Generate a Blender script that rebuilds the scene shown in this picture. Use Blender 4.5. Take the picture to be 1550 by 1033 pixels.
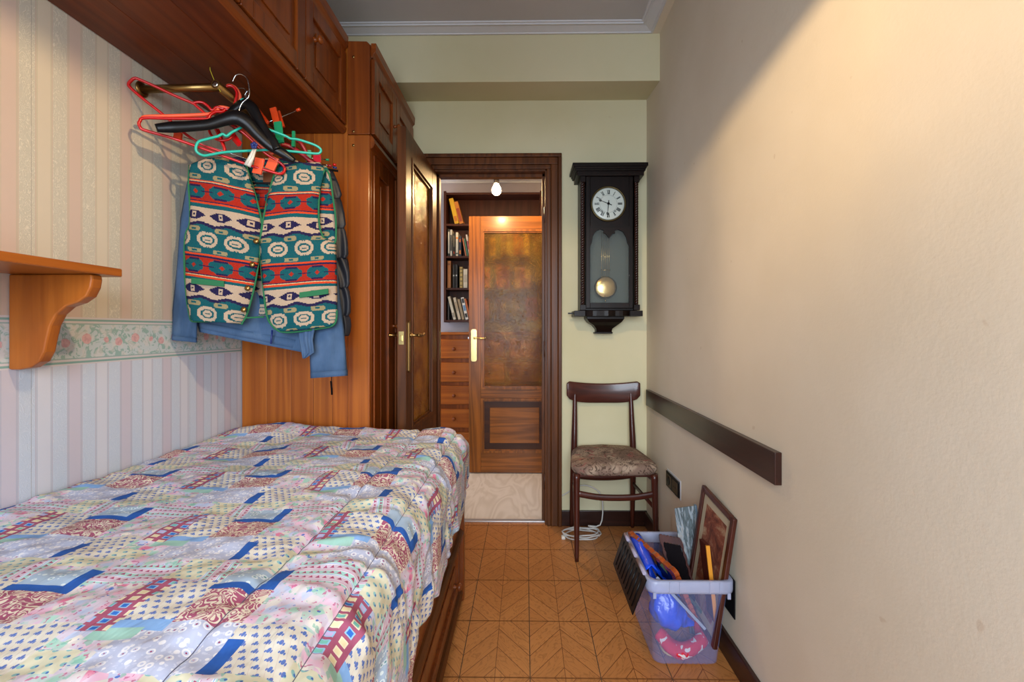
import bpy, bmesh, math, random
from mathutils import Vector, Matrix, noise
random.seed(7)
PI = math.pi
S = bpy.context.scene
COL = S.collection
for o in list(bpy.data.objects): bpy.data.objects.remove(o)

# ------------------------------------------------------------------ camera, world, lamps, exposure
F, CH, YAW = 690.0, 1.13, math.atan(9/690)
cam = bpy.data.cameras.new('camera'); cam.sensor_width = 36; cam.lens = 36*F/1550
cam.shift_x = -11/1550; cam.shift_y = -16.5/1550; cam.clip_start = 0.02
camo = bpy.data.objects.new('camera', cam); COL.objects.link(camo)
camo.location = (0, 0, CH); camo.rotation_euler = (PI/2, 0, YAW)
S.camera = camo
w = bpy.data.worlds.new('world'); S.world = w; w.use_nodes = True
w.node_tree.nodes['Background'].inputs[0].default_value = (0.62, 0.75, 1, 1)
w.node_tree.nodes['Background'].inputs[1].default_value = 1.0
S.view_settings.view_transform = 'Standard'; S.view_settings.look = 'None'
S.view_settings.exposure = 0.0; S.view_settings.gamma = 1.0; S.view_settings.use_curve_mapping = False

def light(name, kind, loc, rot, energy, col, size=None, sy=None, rad=None):
    l = bpy.data.lights.new(name, kind); l.energy = energy; l.color = col
    if kind == 'AREA':
        l.shape = 'RECTANGLE'; l.size = size; l.size_y = sy
    elif rad: l.shadow_soft_size = rad
    o = bpy.data.objects.new(name, l); COL.objects.link(o); o.location = loc; o.rotation_euler = rot
    return o
# daylight entering by the window behind the photographer; a cool fill lamp is added at the hall's left end
wl = light('window_daylight', 'AREA', (-0.1, -1.40, 1.35), (PI/2-0.42, 0, 0), 61, (0.76, 0.88, 1.0), 1.40, 1.5)
wl.data.spread = 2.15
light('hall_fill', 'AREA', (-1.55, 3.5, 1.3), (0, -PI/2, 0), 9, (0.85, 0.9, 1.0), 1.6, 1.2)
# ceiling lamp of the room (opaque shade, just above the frame)
LAMP = (-0.10, 0.74, 2.09)
light('ceiling_lamp_light', 'POINT', LAMP, (0, 0, 0), 34, (1.0, 0.72, 0.40), rad=0.018)
HB = (-0.205, 3.25, 2.135)
light('hall_bulb_light', 'POINT', HB, (0, 0, 0), 32, (1.0, 0.66, 0.30), rad=0.03)

# ------------------------------------------------------------------ pixel -> point helpers
def ray(px, py):
    r = (px-786)/F; z = -(py-500)/F
    return Vector((math.cos(YAW)*r-math.sin(YAW), math.sin(YAW)*r+math.cos(YAW), z))
def P(px, py, Y):
    r = ray(px, py); t = Y/r.y
    return Vector((r.x*t, Y, CH+r.z*t))

# ------------------------------------------------------------------ node helpers
def lin(c):
    return c/12.92 if c <= 0.04045 else ((c+0.055)/1.055)**2.4
def rgb(r, g, b): return (lin(r/255), lin(g/255), lin(b/255), 1)

class V:
    def __init__(s, nt, sock): s.nt = nt; s.s = sock
    def _m(s, op, b=None, c=None):
        n = s.nt.nodes.new('ShaderNodeMath'); n.operation = op
        for i, x in enumerate((s, b, c)):
            if x is None: continue
            if isinstance(x, V): s.nt.links.new(x.s, n.inputs[i])
            else: n.inputs[i].default_value = x
        return V(s.nt, n.outputs[0])
    def __add__(s, o): return s._m('ADD', o)
    def __radd__(s, o): return s._m('ADD', o)
    def __sub__(s, o): return s._m('SUBTRACT', o)
    def __rsub__(s, o): return (s*-1)+o
    def __mul__(s, o): return s._m('MULTIPLY', o)
    def __rmul__(s, o): return s._m('MULTIPLY', o)
    def __truediv__(s, o): return s._m('DIVIDE', o)
    def __lt__(s, o): return s._m('LESS_THAN', o)
    def __gt__(s, o): return s._m('GREATER_THAN', o)
    def frac(s): return s._m('FRACT')
    def floor(s): return s._m('FLOOR')
    def abs(s): return s._m('ABSOLUTE')
    def sin(s): return s._m('SINE')
    def sqrt(s): return s._m('SQRT')
    def mn(s, o): return s._m('MINIMUM', o)
    def mx(s, o): return s._m('MAXIMUM', o)
    def sst(s, lo, hi):                       # smoothstep
        n = s.nt.nodes.new('ShaderNodeMapRange'); n.interpolation_type = 'SMOOTHSTEP'
        s.nt.links.new(s.s, n.inputs[0]); n.inputs[1].default_value = lo; n.inputs[2].default_value = hi
        return V(s.nt, n.outputs[0])

class Mat:
    def __init__(m, name, rough=0.5, spec=0.5, **kw):
        m.mat = bpy.data.materials.new(name); m.mat.use_nodes = True
        m.nt = m.mat.node_tree; m.b = m.nt.nodes['Principled BSDF']
        m.b.inputs['Roughness'].default_value = rough
        m.b.inputs['Specular IOR Level'].default_value = spec
        for k, v in kw.items(): m.b.inputs[k.replace('_', ' ')].default_value = v
    def coord(m, kind='Object'):
        n = m.nt.nodes.new('ShaderNodeTexCoord')
        return V(m.nt, n.outputs[kind])
    def pos(m):
        n = m.nt.nodes.new('ShaderNodeNewGeometry'); return V(m.nt, n.outputs['Position'])
    def rnd(m):
        n = m.nt.nodes.new('ShaderNodeObjectInfo'); return V(m.nt, n.outputs['Random'])
    def sep(m, v):
        n = m.nt.nodes.new('ShaderNodeSeparateXYZ'); m.nt.links.new(v.s, n.inputs[0])
        return [V(m.nt, n.outputs[i]) for i in range(3)]
    def xyz(m, x, y=0.0, z=0.0):
        n = m.nt.nodes.new('ShaderNodeCombineXYZ')
        for i, a in enumerate((x, y, z)):
            if isinstance(a, V): m.nt.links.new(a.s, n.inputs[i])
            else: n.inputs[i].default_value = a
        return V(m.nt, n.outputs[0])
    def noise(m, vec, scale=5, detail=2, rough=0.5, dist=0.0):
        n = m.nt.nodes.new('ShaderNodeTexNoise'); m.nt.links.new(vec.s, n.inputs['Vector'])
        n.inputs['Scale'].default_value = scale; n.inputs['Detail'].default_value = detail
        n.inputs['Roughness'].default_value = rough; n.inputs['Distortion'].default_value = dist
        return V(m.nt, n.outputs[0])
    def vor(m, vec, scale=5, out='Distance', feat='F1', rand=1.0):
        n = m.nt.nodes.new('ShaderNodeTexVoronoi'); n.feature = feat
        m.nt.links.new(vec.s, n.inputs['Vector']); n.inputs['Scale'].default_value = scale
        n.inputs['Randomness'].default_value = rand
        return V(m.nt, n.outputs[out])
    def hash(m, vec):
        n = m.nt.nodes.new('ShaderNodeTexWhiteNoise'); m.nt.links.new(vec.s, n.inputs['Vector'])
        return V(m.nt, n.outputs[0])
    def col(m, c):
        n = m.nt.nodes.new('ShaderNodeRGB'); n.outputs[0].default_value = c; return V(m.nt, n.outputs[0])
    def mix(m, f, a, b, mode='MIX'):
        n = m.nt.nodes.new('ShaderNodeMix'); n.data_type = 'RGBA'; n.blend_type = mode
        if isinstance(f, V): m.nt.links.new(f.s, n.inputs[0])
        else: n.inputs[0].default_value = f
        for i, x in ((6, a), (7, b)):
            if isinstance(x, V): m.nt.links.new(x.s, n.inputs[i])
            else: n.inputs[i].default_value = x
        return V(m.nt, n.outputs[2])
    def ramp(m, f, stops, const=False):
        n = m.nt.nodes.new('ShaderNodeValToRGB'); r = n.color_ramp
        if const: r.interpolation = 'CONSTANT'
        while len(r.elements) < len(stops): r.elements.new(0.5)
        for e, (p, c) in zip(r.elements, stops): e.position = p; e.color = c
        m.nt.links.new(f.s, n.inputs[0]); return V(m.nt, n.outputs[0])
    def base(m, c):
        if isinstance(c, V): m.nt.links.new(c.s, m.b.inputs['Base Color'])
        else: m.b.inputs['Base Color'].default_value = c
    def rough(m, v): m.nt.links.new(v.s, m.b.inputs['Roughness'])
    def bump(m, h, dist=0.002, strength=0.5):
        n = m.nt.nodes.new('ShaderNodeBump'); m.nt.links.new(h.s, n.inputs['Height'])
        n.inputs['Distance'].default_value = dist; n.inputs['Strength'].default_value = strength
        m.nt.links.new(n.outputs[0], m.b.inputs['Normal'])

def wood(name, light_c, dark_c, axis='Z', rough=0.35, grain=1.0, coat=0.0, ring=9.0, bump=0.2, mottled=0.0, st=0.05, spec=0.28):
    m = Mat(name, rough, spec, Coat_Weight=coat, Coat_Roughness=0.15)
    x, y, z = m.sep(m.coord()); r = m.rnd()*7.0
    if axis == 'Z': v = m.xyz(x+r, y+r, z*st)
    elif axis == 'X': v = m.xyz(x*st, y+r, z+r)
    else: v = m.xyz(x+r, y*st, z+r)
    n1 = m.noise(v, ring*grain, 2, 0.5, 0.6)
    rings = ((n1*34.0).sin()*0.5+0.5)
    fine = m.noise(v, 130*grain, 3, 0.6)
    big = m.noise(v, 3.0, 1)
    f = rings*0.42+fine*0.5+big*0.25-0.12
    c = m.mix(f._m('MINIMUM', 1.0), light_c, dark_c)
    if mottled:
        k = m.noise(m.coord(), 2.2, 3).sst(0.45, 0.65)*mottled
        c = m.mix(k, c, tuple(a*0.55 for a in dark_c[:3])+(1,))
    c = m.mix((m.noise(v, 6, 1)-0.5).abs()*0.7, c, tuple(a*0.6 for a in dark_c[:3])+(1,))
    m.base(c); m.bump(fine, 0.001, bump); return m.mat
def woods(name, a, b, **k): return {ax: wood(name+'_'+ax, a, b, ax, **k) for ax in 'XYZ'}
def plain(name, c, rough=0.5, **kw):
    m = Mat(name, rough, **kw)
    n = m.noise(m.coord(), 40, 3)
    m.base(m.mix(n*0.25, c, tuple(x*0.75 for x in c[:3])+(1,))); return m.mat

PINE = woods('orange_pine', rgb(182, 101, 30), rgb(120, 52, 11), rough=0.42, coat=0.1, st=0.025)
PINED = woods('stained_pine', rgb(146, 73, 21), rgb(92, 38, 9), rough=0.36, coat=0.15)
OAK = woods('brown_oak', rgb(160, 94, 32), rgb(76, 40, 12), rough=0.35, coat=0.12, grain=1.3, mottled=0.25)
OAKD = woods('dark_oak', rgb(110, 62, 28), rgb(50, 25, 9), rough=0.4, coat=0.03, spec=0.2, grain=1.3)
MAHO = woods('bed_mahogany', rgb(138, 70, 28), rgb(88, 38, 14), rough=0.3, coat=0.35, mottled=0.2)
OAKDD = woods('deep_brown_oak', rgb(78, 42, 22), rgb(42, 20, 10), rough=0.4)  # darkest oak tone, for recessed door borders and hinges
DARK = woods('dark_walnut', rgb(62, 30, 20), rgb(30, 13, 9), rough=0.35, coat=0.3)
CHAIRW = woods('chair_walnut', rgb(82, 36, 24), rgb(44, 17, 12), rough=0.32, coat=0.3)
CLOCKW = woods('clock_wood', rgb(26, 13, 9), rgb(9, 4, 3), rough=0.38, coat=0.03, spec=0.18)
SHELFW = woods('shelf_pine', rgb(182, 102, 34), rgb(128, 60, 14), rough=0.35, coat=0.2, mottled=0.3)
BCASE = woods('bookcase_brown', rgb(84, 42, 30), rgb(50, 22, 16), rough=0.4)
BRASS = plain('aged_brass', rgb(150, 118, 70), 0.35, Metallic=1.0)
BRASSB = plain('bright_brass', rgb(205, 180, 120), 0.22, Metallic=1.0)
STEEL = plain('steel_wire', rgb(190, 190, 190), 0.22, Metallic=1.0)
BLACK = plain('black_plastic', rgb(14, 13, 15), 0.32, spec=0.22)
WHITE = plain('white_gloss', rgb(205, 205, 208), 0.4)
WHITEC = plain('white_cable', rgb(196, 192, 186), 0.45)
RED = plain('red_plastic', rgb(186, 8, 12), 0.28)
SALMON = plain('salmon_plastic', rgb(240, 96, 62), 0.35)
ORANGE = plain('orange_plastic', rgb(224, 70, 24), 0.35)
MINT = plain('mint_plastic', rgb(30, 178, 160), 0.3)
GREEN = plain('green_plastic', rgb(24, 138, 92), 0.4)
PALEG = plain('pale_green_plastic', rgb(92, 160, 124), 0.4)
NAVYP = plain('navy_plastic', rgb(26, 44, 110), 0.4)
WHITEP = plain('white_plastic', rgb(218, 212, 200), 0.4)
GREENTRIM = plain('green_binding', rgb(30, 104, 66), 0.85)
MATTE = plain('matte_dark_fabric', rgb(22, 18, 20), 0.95, spec=0.04)

def plaster(name, c, c2, sc=1.2, bump=0.25, stain=0.0):
    m = Mat(name, 0.75, 0.3)
    p = m.coord(); n = m.noise(p, sc, 4, 0.6)
    col = m.mix(n.sst(0.35, 0.7), c, c2)
    if stain:
        sp = m.noise(p, 26, 2).sst(0.74, 0.80)*stain*0.4
        col = m.mix(sp, col, rgb(170, 130, 90))
        sp2 = m.vor(p, 2.3).sst(0.008, 0.004)*0.6
        col = m.mix(sp2, col, rgb(120, 84, 60))
    m.base(col); m.bump(m.noise(p, 75, 4, 0.7)+m.noise(p, 22, 2)*0.8, 0.0015, bump); return m.mat
WALLR = plaster('cream_paint', rgb(220, 208, 188), rgb(212, 199, 177), bump=0.35, stain=0.6)
WALLB = plaster('pale_green_cream_paint', rgb(208, 200, 166), rgb(200, 192, 154), bump=0.15, stain=0.3)
CEIL = plaster('ceiling_paint', rgb(186, 184, 184), rgb(180, 178, 178), bump=0.1)
HALLW = plaster('lilac_grey_paint', rgb(184, 176, 180), rgb(176, 168, 172), bump=0.1)
REARW = plaster('rear_wall_paint', rgb(200, 192, 170), rgb(196, 186, 164), bump=0.1)

# wallpaper: pink, embossed and cream stripes; the paper below the border is bluer
def wallpaper():
    m = Mat('striped_wallpaper', 0.6, 0.35)
    x, y, z = m.sep(m.pos())
    t = ((y-1.216)/0.158).frac(); s = 0.5-(t-0.5).abs()
    low = z < 1.10
    pink = m.mix(low, rgb(208, 186, 172), rgb(206, 198, 208))
    cream = m.mix(low, rgb(212, 200, 180), rgb(214, 214, 222))
    emb = m.mix(low, rgb(200, 194, 178), rgb(202, 210, 222))
    lnc = m.mix(low, rgb(184, 180, 156), rgb(166, 176, 190))
    hi = m.mix(low, rgb(226, 218, 200), rgb(212, 218, 228))
    v = m.xyz(0.0, y, z*0.55)
    sw = (m.noise(v, 48, 2, 0.5, 1.6)*24.0).sin().abs().sst(0.5, 0.05)
    ie = (s > 0.135)*(s < 0.365)
    c = m.mix(s > 0.385, pink, cream)
    c = m.mix(ie, c, m.mix(sw*0.85, emb, hi))
    for a in (0.104, 0.122, 0.378, 0.396):
        c = m.mix((s-a).abs()._m('LESS_THAN', 0.006)*0.6, c, lnc)
    c = m.mix(m.noise(m.pos(), 3, 4).sst(0.4, 0.8)*0.12, c, rgb(170, 150, 130))
    seam = (((y-1.107)/0.53).frac()-0.5).abs() > 0.4985
    c = m.mix(seam*0.5, c, rgb(140, 132, 124))
    m.base(c); m.bump(sw*ie+m.noise(m.pos(), 400, 1)*0.3, 0.0008, 0.35); return m.mat
def border():
    m = Mat('floral_wallpaper_border', 0.6, 0.35)
    x, y, z = m.sep(m.pos()); k = z-1.10
    v = m.xyz(0.0, y, z)
    lf = (m.noise(v, 42, 2, 0.5, 1.2)*20.0).sin().sst(0.0, 0.5)
    c = m.mix(lf, rgb(196, 206, 208), rgb(152, 182, 176))
    c = m.mix(m.noise(v, 30, 1).sst(0.5, 0.6)*0.6, c, rgb(214, 208, 204))
    yy = ((y-1.19)/0.158).frac()*0.158
    wob = m.noise(v, 90, 2)*0.008
    for cy, cz, r in ((0.0, -0.004, 0.016), (0.158, -0.004, 0.016), (0.058, 0.006, 0.018), (0.118, 0.002, 0.012)):
        d = ((yy-cy)*(yy-cy)+(k-cz)*(k-cz)).sqrt()+wob
        c = m.mix(d < r, c, m.mix(m.noise(v, 120, 2).sst(0.4, 0.6), rgb(216, 176, 176), rgb(204, 160, 162)))
    band = k.abs() > 0.047
    c = m.mix(band, c, rgb(210, 202, 204))
    c = m.mix((k.abs()-0.057).abs() < 0.0028, c, rgb(132, 168, 160))
    c = m.mix((k.abs()-0.047).abs() < 0.0016, c, rgb(152, 176, 172))
    m.base(c); return m.mat

# ------------------------------------------------------------------ mesh builder
class MB:
    def __init__(s): s.v = []; s.f = []; s.sm = []; s.uv = {}; s.mi = {}
    def add(s, vs, fs, smooth=False):
        b = len(s.v); s.v += [Vector(p) for p in vs]
        for f in fs: s.f.append([b+i for i in f]); s.sm.append(smooth)
        return s
    def box(s, x0, x1, y0, y1, z0, z1):
        vs = [(x, y, z) for z in (z0, z1) for y in (y0, y1) for x in (x0, x1)]
        return s.add(vs, [(0, 2, 3, 1), (4, 5, 7, 6), (0, 1, 5, 4), (2, 6, 7, 3), (0, 4, 6, 2), (1, 3, 7, 5)])
    def hexa(s, c):          # 8 corners: bottom four then top four, same winding
        return s.add(c, [(3, 2, 1, 0), (4, 5, 6, 7), (0, 1, 5, 4), (1, 2, 6, 5), (2, 3, 7, 6), (3, 0, 4, 7)])
    def slab(s, q, th):      # quad with thickness th along its normal (backwards)
        q = [Vector(p) for p in q]; n = (q[1]-q[0]).cross(q[3]-q[0]).normalized()*th
        return s.hexa([p-n for p in q]+q)
    def prism(s, poly, fn, d0, d1, smooth=False):   # poly of (a,b), fn(a,b,d)->point
        n = len(poly)
        vs = [fn(a, b, d0) for a, b in poly]+[fn(a, b, d1) for a, b in poly]
        fs = [tuple(range(n))[::-1], tuple(range(n, 2*n))]
        b = len(s.v); s.add(vs, fs)
        for i in range(n):
            j = (i+1) % n; s.f.append([b+i, b+j, b+n+j, b+n+i]); s.sm.append(smooth)
        return s
    def tube(s, pts, r, n=8, closed=False, flat=None):
        pts = [Vector(p) for p in pts]; N = len(pts)
        rs = r if isinstance(r, (list, tuple)) else [r]*N
        up = None; vs = []
        for i, p in enumerate(pts):
            a = pts[(i-1) % N] if (closed or i) else p
            b = pts[(i+1) % N] if (closed or i < N-1) else p
            t = (b-a).normalized()
            if up is None:
                up = Vector((0, 0, 1)) if abs(t.z) < 0.8 else Vector((0, 1, 0))
            u = (up-t*up.dot(t)).normalized(); up = u; w_ = t.cross(u)
            for k in range(n):
                an = 2*PI*k/n; ku, kw = math.cos(an)*rs[i], math.sin(an)*rs[i]
                if flat: ku *= flat
                vs.append(p+u*ku+w_*kw)
        fs = []
        for i in range(N if closed else N-1):
            for k in range(n):
                j = (i+1) % N; l = (k+1) % n
                fs.append((i*n+k, i*n+l, j*n+l, j*n+k))
        s.add(vs, fs, True)
        if not closed:
            b = len(s.v)-len(vs)
            s.f.append([b+k for k in range(n)][::-1]); s.sm.append(False)
            s.f.append([b+(N-1)*n+k for k in range(n)]); s.sm.append(False)
        return s
    def lathe(s, prof, c, ax='Z', n=20, caps=True):  # prof: (radius, along)
        c = Vector(c); E_ = {'X': (Vector((1, 0, 0)), Vector((0, 1, 0)), Vector((0, 0, 1))), 'Y': (Vector((0, 1, 0)), Vector((0, 0, 1)), Vector((1, 0, 0))),
              'Z': (Vector((0, 0, 1)), Vector((1, 0, 0)), Vector((0, 1, 0)))}
        if isinstance(ax, str): a, u, v = E_[ax]
        else:
            a = Vector(ax).normalized(); u = a.orthogonal().normalized(); v = a.cross(u)
        vs = []
        for r, h in prof:
            for k in range(n):
                an = 2*PI*k/n; vs.append(c+a*h+(u*math.cos(an)+v*math.sin(an))*max(r, 1e-5))
        fs = []
        for i in range(len(prof)-1):
            for k in range(n):
                l = (k+1) % n; fs.append((i*n+k, i*n+l, (i+1)*n+l, (i+1)*n+k))
        s.add(vs, fs, True); b = len(s.v)-len(vs)
        if not caps: return s
        s.f.append([b+k for k in range(n)][::-1]); s.sm.append(False)
        s.f.append([b+(len(prof)-1)*n+k for k in range(n)]); s.sm.append(False)
        return s
    def mesh(s, name, origin, mats):
        me = bpy.data.meshes.new(name)
        me.from_pydata([p-origin for p in s.v], [], s.f)
        for m in mats: me.materials.append(m)
        me.polygons.foreach_set('use_smooth', s.sm)
        return me

def smooth_pts(pts, n=6, closed=False):   # Catmull-Rom
    pts = [Vector(p) for p in pts]; out = []; N = len(pts)
    for i in range(N if closed else N-1):
        g = (lambda k: pts[k % N]) if closed else (lambda k: pts[max(0, min(N-1, k))])
        p0, p1, p2, p3 = g(i-1), g(i), g(i+1), g(i+2)
        for k in range(n):
            t = k/n
            out.append(0.5*((2*p1)+(p2-p0)*t+(2*p0-5*p1+4*p2-p3)*t*t+(3*p1-p0-3*p2+p3)*t**3))
    if not closed: out.append(pts[-1])
    return out

def root_loc(p):
    while p.parent: p = p.parent
    return Vector(p.location)
def obj(name, mb, mat, parent=None, loc=None, bevel=0.0, kind=None, label=None, solid=0.0):
    o_ = root_loc(parent) if parent else Vector(loc if loc is not None else (0, 0, 0))
    mats = mat if isinstance(mat, (list, tuple)) else [mat]
    o = bpy.data.objects.new(name, mb.mesh(name, o_, mats)); COL.objects.link(o)
    if parent: o.parent = parent
    else: o.location = o_
    if mb.mi:
        for i, k in mb.mi.items(): o.data.polygons[i].material_index = k
    bm = bmesh.new(); bm.from_mesh(o.data); bmesh.ops.recalc_face_normals(bm, faces=bm.faces) if not mb.uv else None
    bm.to_mesh(o.data); bm.free()
    if solid:
        m = o.modifiers.new('solid', 'SOLIDIFY'); m.thickness = solid; m.offset = 0
    if bevel:
        m = o.modifiers.new('bevel', 'BEVEL'); m.width = bevel; m.segments = 2; m.limit_method = 'ANGLE'
        m.angle_limit = 0.7; m.harden_normals = False
    if kind: o['kind'] = kind
    if label: o['label'] = label
    return o
def tag(o, label, cat, group=None):
    o['label'] = label; o['category'] = cat
    if group: o['group'] = group
    return o
def thing(name, label, cat, loc=(0, 0, 0), group=None):
    o = bpy.data.objects.new(name, None); COL.objects.link(o); o.location = loc; o.empty_display_size = 0.05
    return tag(o, label, cat, group)
def struct(name, mb, mat, bevel=0, parent=None):
    return obj(name, mb, mat, parent=parent, bevel=bevel, kind='structure')
def structE(name, loc=(0, 0, 0)):
    o = bpy.data.objects.new(name, None); COL.objects.link(o); o.location = loc; o['kind'] = 'structure'; o.empty_display_size = 0.05
    return o

# ------------------------------------------------------------------ the room
XL, XR, YB, ZC, YR = -1.2164, 0.7014, 2.645, 2.70, -1.35
YW = 1.936                                  # side panel of the wardrobe
struct('wall_left', MB().box(XL-0.1, XL, YR-0.1, YB, 0, 2.8), wallpaper())
struct('trim_1', MB().box(XL, XL+0.0008, YR, YW, 1.036, 1.165), border())
struct('wall_right', MB().box(XR, XR+0.1, YR-0.1, 2.80, 0, 2.8).box(0.664, XR, YR, 2.384, 2.676, 2.72), WALLR)
OX0, OX1, OZ = -0.535, 0.127, 2.065         # door opening
wb = MB().box(XL-0.1, OX0, YB, 2.78, 0, 2.8).box(OX1, XR, YB, 2.78, 0, 2.8).box(OX0, OX1, YB, 2.78, OZ, 2.8)
wb.hexa([(XL, 2.384, 2.43), (XR, 2.384, 2.43), (XR, YB, 2.462), (XL, YB, 2.462), (XL, 2.384, 2.8), (XR, 2.384, 2.8), (XR, YB, 2.8), (XL, YB, 2.8)])
struct('wall_back', wb, WALLB)
struct('ceiling', MB().box(XL-0.1, XR+0.1, YR-0.1, 2.5, ZC, ZC+0.1), CEIL)
# rear wall with the window that lights the room
wx0, wx1, wz0, wz1 = -0.85, 0.62, 0.45, 2.15
struct('wall_rear', MB().box(XL, wx0, YR-0.12, YR, 0, 2.7).box(wx1, XR, YR-0.12, YR, 0, 2.7).box(wx0, wx1, YR-0.12, YR, 0, wz0).box(wx0, wx1, YR-0.12, YR, wz1, 2.7), REARW)
wf = MB()
for a in (wx0, (wx0+wx1)/2-0.025, wx1-0.05): wf.box(a, a+0.05, YR-0.06, YR-0.01, wz0, wz1)
for b in (wz0, wz1-0.05): wf.box(wx0, wx1, YR-0.06, YR-0.01, b, b+0.05)
struct('window_1', wf, WHITE)

def crown(prof, fn, name):    # prof (out, z)
    n = len(prof); m = MB()
    m.add([fn(o_, z_, e) for e in (0, 1) for o_, z_ in prof], [tuple(range(n)), tuple(range(2*n-1, n-1, -1))]+[(i, (i+1) % n, n+(i+1) % n, n+i) for i in range(n)])
    return struct(name, m, WHITE)
cp = [(0, 2.7), (0, 2.676), (0.004, 2.674), (0.012, 2.674), (0.014, 2.678), (0.052, 2.690), (0.056, 2.690), (0.058, 2.687), (0.064, 2.687), (0.066, 2.693), (0.074, 2.694), (0.076, 2.699), (0.076, 2.7)]
cp = [(a, min(2.7, b+0.0)) for a, b in cp]
crown(cp, lambda o_, z_, e: (XL if e == 0 else 0.664-o_, 2.384-o_, z_), 'trim_2')
crown(cp, lambda o_, z_, e: (0.664-o_, YR if e == 0 else 2.384-o_, z_), 'trim_3')

# baseboards
struct('baseboard_back', MB().box(0.205, XR, YB-0.014, YB, 0, 0.088), DARK['X'], 0.003)
struct('baseboard_right', MB().box(XR-0.014, XR, YR, YB-0.014, 0, 0.084), DARK['Y'], 0.003)

# ---- floor: printed chevron tiles, every tile its own piece
def tile_mat():
    m = Mat('chevron_tile', 0.35, 0.5)
    u, v, _ = m.sep(m.coord('UV'))
    cx, cy, _ = m.sep(m.pos())
    up = (0.5-(u-0.5).abs())*2.0
    wv = v-up*0.5
    k = (wv/0.341)
    fr = k.frac(); idx = k.floor(); side = u > 0.5
    hsh = m.hash(m.xyz(idx, side, 3.0))
    al = up*0.55+v*0.6
    g = m.xyz(al*1.1, wv*3.0, hsh*9.0+side)
    n1 = m.noise(g, 2.2, 2, 0.5, 0.8)
    rings = (n1*40.0).sin().sst(0.35, 1.0)
    fine = m.noise(m.xyz(al*3.0, wv*60.0, idx), 3.0, 3, 0.6)
    c = m.mix(hsh*0.4+fine*0.45, rgb(194, 130, 72), rgb(166, 102, 50))
    c = m.mix(rings*0.5, c, rgb(140, 84, 38))
    ln = ((fr-0.5).abs() > 0.478)._m('MAXIMUM', (u-0.5).abs() < 0.0055)._m('MAXIMUM', ((v-0.5).abs() > 0.490)*0.8)
    c = m.mix(ln*0.85, c, rgb(104, 50, 16))
    gr = m.noise(m.pos(), 2.2, 3)
    c = m.mix(gr.sst(0.45, 0.8)*0.25, c, rgb(130, 78, 40))
    m.base(c); m.rough(fine*0.2+0.26)
    m.bump(m.noise(m.pos(), 90, 2), 0.0006, 0.2); return m.mat
TILE = tile_mat()
floor = struct('floor', MB().box(XL-0.1, XR+0.1, YR-0.12, 2.69, -0.06, -0.0022), plain('tile_grout', rgb(92, 70, 52), 0.9))
TW, TD, X0g, Y0g = 0.2305, 0.2882, 0.0159, 2.634
def tile_mesh(u0, u1, v0, v1, flip):
    x0, x1, y0, y1 = u0*TW+0.0015*(u0 == 0), u1*TW-0.0015*(u1 == 1), v0*TD+0.0018*(v0 == 0), v1*TD-0.0018*(v1 == 1)
    b = 0.0002
    vs = [(x0, y0, -0.004), (x1, y0, -0.004), (x1, y1, -0.004), (x0, y1, -0.004), (x0+b, y0+b, 0), (x1-b, y0+b, 0), (x1-b, y1-b, 0), (x0+b, y1-b, 0)]
    me = bpy.data.meshes.new('tile')
    me.from_pydata(vs, [], [(4, 5, 6, 7), (0, 1, 5, 4), (1, 2, 6, 5), (2, 3, 7, 6), (3, 0, 4, 7)])
    me.materials.append(TILE); uvl = me.uv_layers.new(name='UVMap')
    for lp in me.loops:
        p = vs[lp.vertex_index]; a, c = p[0]/TW, p[1]/TD
        uvl.data[lp.index].uv = (a, 1-c) if flip else (a, c)
    return me
full = {0: tile_mesh(0, 1, 0, 1, False), 1: tile_mesh(0, 1, 0, 1, True)}
for r in range(-1, 14):
    yy = Y0g-TD*(r+1)
    for c in range(-6, 3):
        xx = X0g+TW*c
        flip = (r % 2 == 0)
        if r == -1:
            if not -3 <= c <= 0: continue
            u1 = min(1, (OX1-xx)/TW); me = tile_mesh(max(0, (OX0-xx)/TW), u1, 0, 0.046/TD, flip)
        elif xx < XL: me = tile_mesh((XL-xx)/TW, 1, 0, 1, flip)
        elif r == 13: me = tile_mesh(0, 1, (YR-yy)/TD, 1, flip) if yy < YR else full[flip]
        else: me = full[int(flip)]
        o = bpy.data.objects.new('tile', me); COL.objects.link(o); o.parent = floor; o.location = (xx, yy, 0)

# ------------------------------------------------------------------ room door: casing, lining, open leaf
door1 = structE('door_1', (OX1, YB, 0))
def casing(mb, prof, x0, x1, z1, y0):   # three stepped bands round the opening; prof: (inner offset, outer offset, projection)
    for a, b, p in prof:
        mb.box(x1+a, x1+b, y0-p, y0, 0, z1+a)
        mb.box(x0-b, x0-a, y0-p, y0, 0, z1+a)
        mb.box(x0-b, x1+b, y0-p, y0, z1+a, z1+b)
cs = MB(); casing(cs, [(-0.002, 0.022, 0.012), (0.022, 0.062, 0.020), (0.062, 0.083, 0.030)], OX0, OX1, OZ, YB)
obj('casing', cs, OAKD['Z'], door1, bevel=0.004)
jm = MB().box(OX1-0.012, OX1+0.002, YB, 2.79, 0, OZ).box(OX0-0.002, OX0+0.012, YB, 2.79, 0, OZ).box(OX0, OX1, YB, 2.79, OZ-0.012, OZ+0.002)
jm.box(OX1-0.028, OX1-0.012, 2.69, 2.735, 0, OZ-0.012).box(OX0+0.012, OX0+0.028, 2.69, 2.735, 0, OZ-0.012).box(OX0+0.012, OX1-0.012, 2.69, 2.735, OZ-0.030, OZ-0.012)
jm.box(OX1+0.0, OX1+0.07, 2.78, 2.80, 0, OZ+0.07).box(OX0-0.07, OX0, 2.78, 2.80, 0, OZ+0.07).box(OX0, OX1, 2.78, 2.80, OZ, OZ+0.07)
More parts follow.
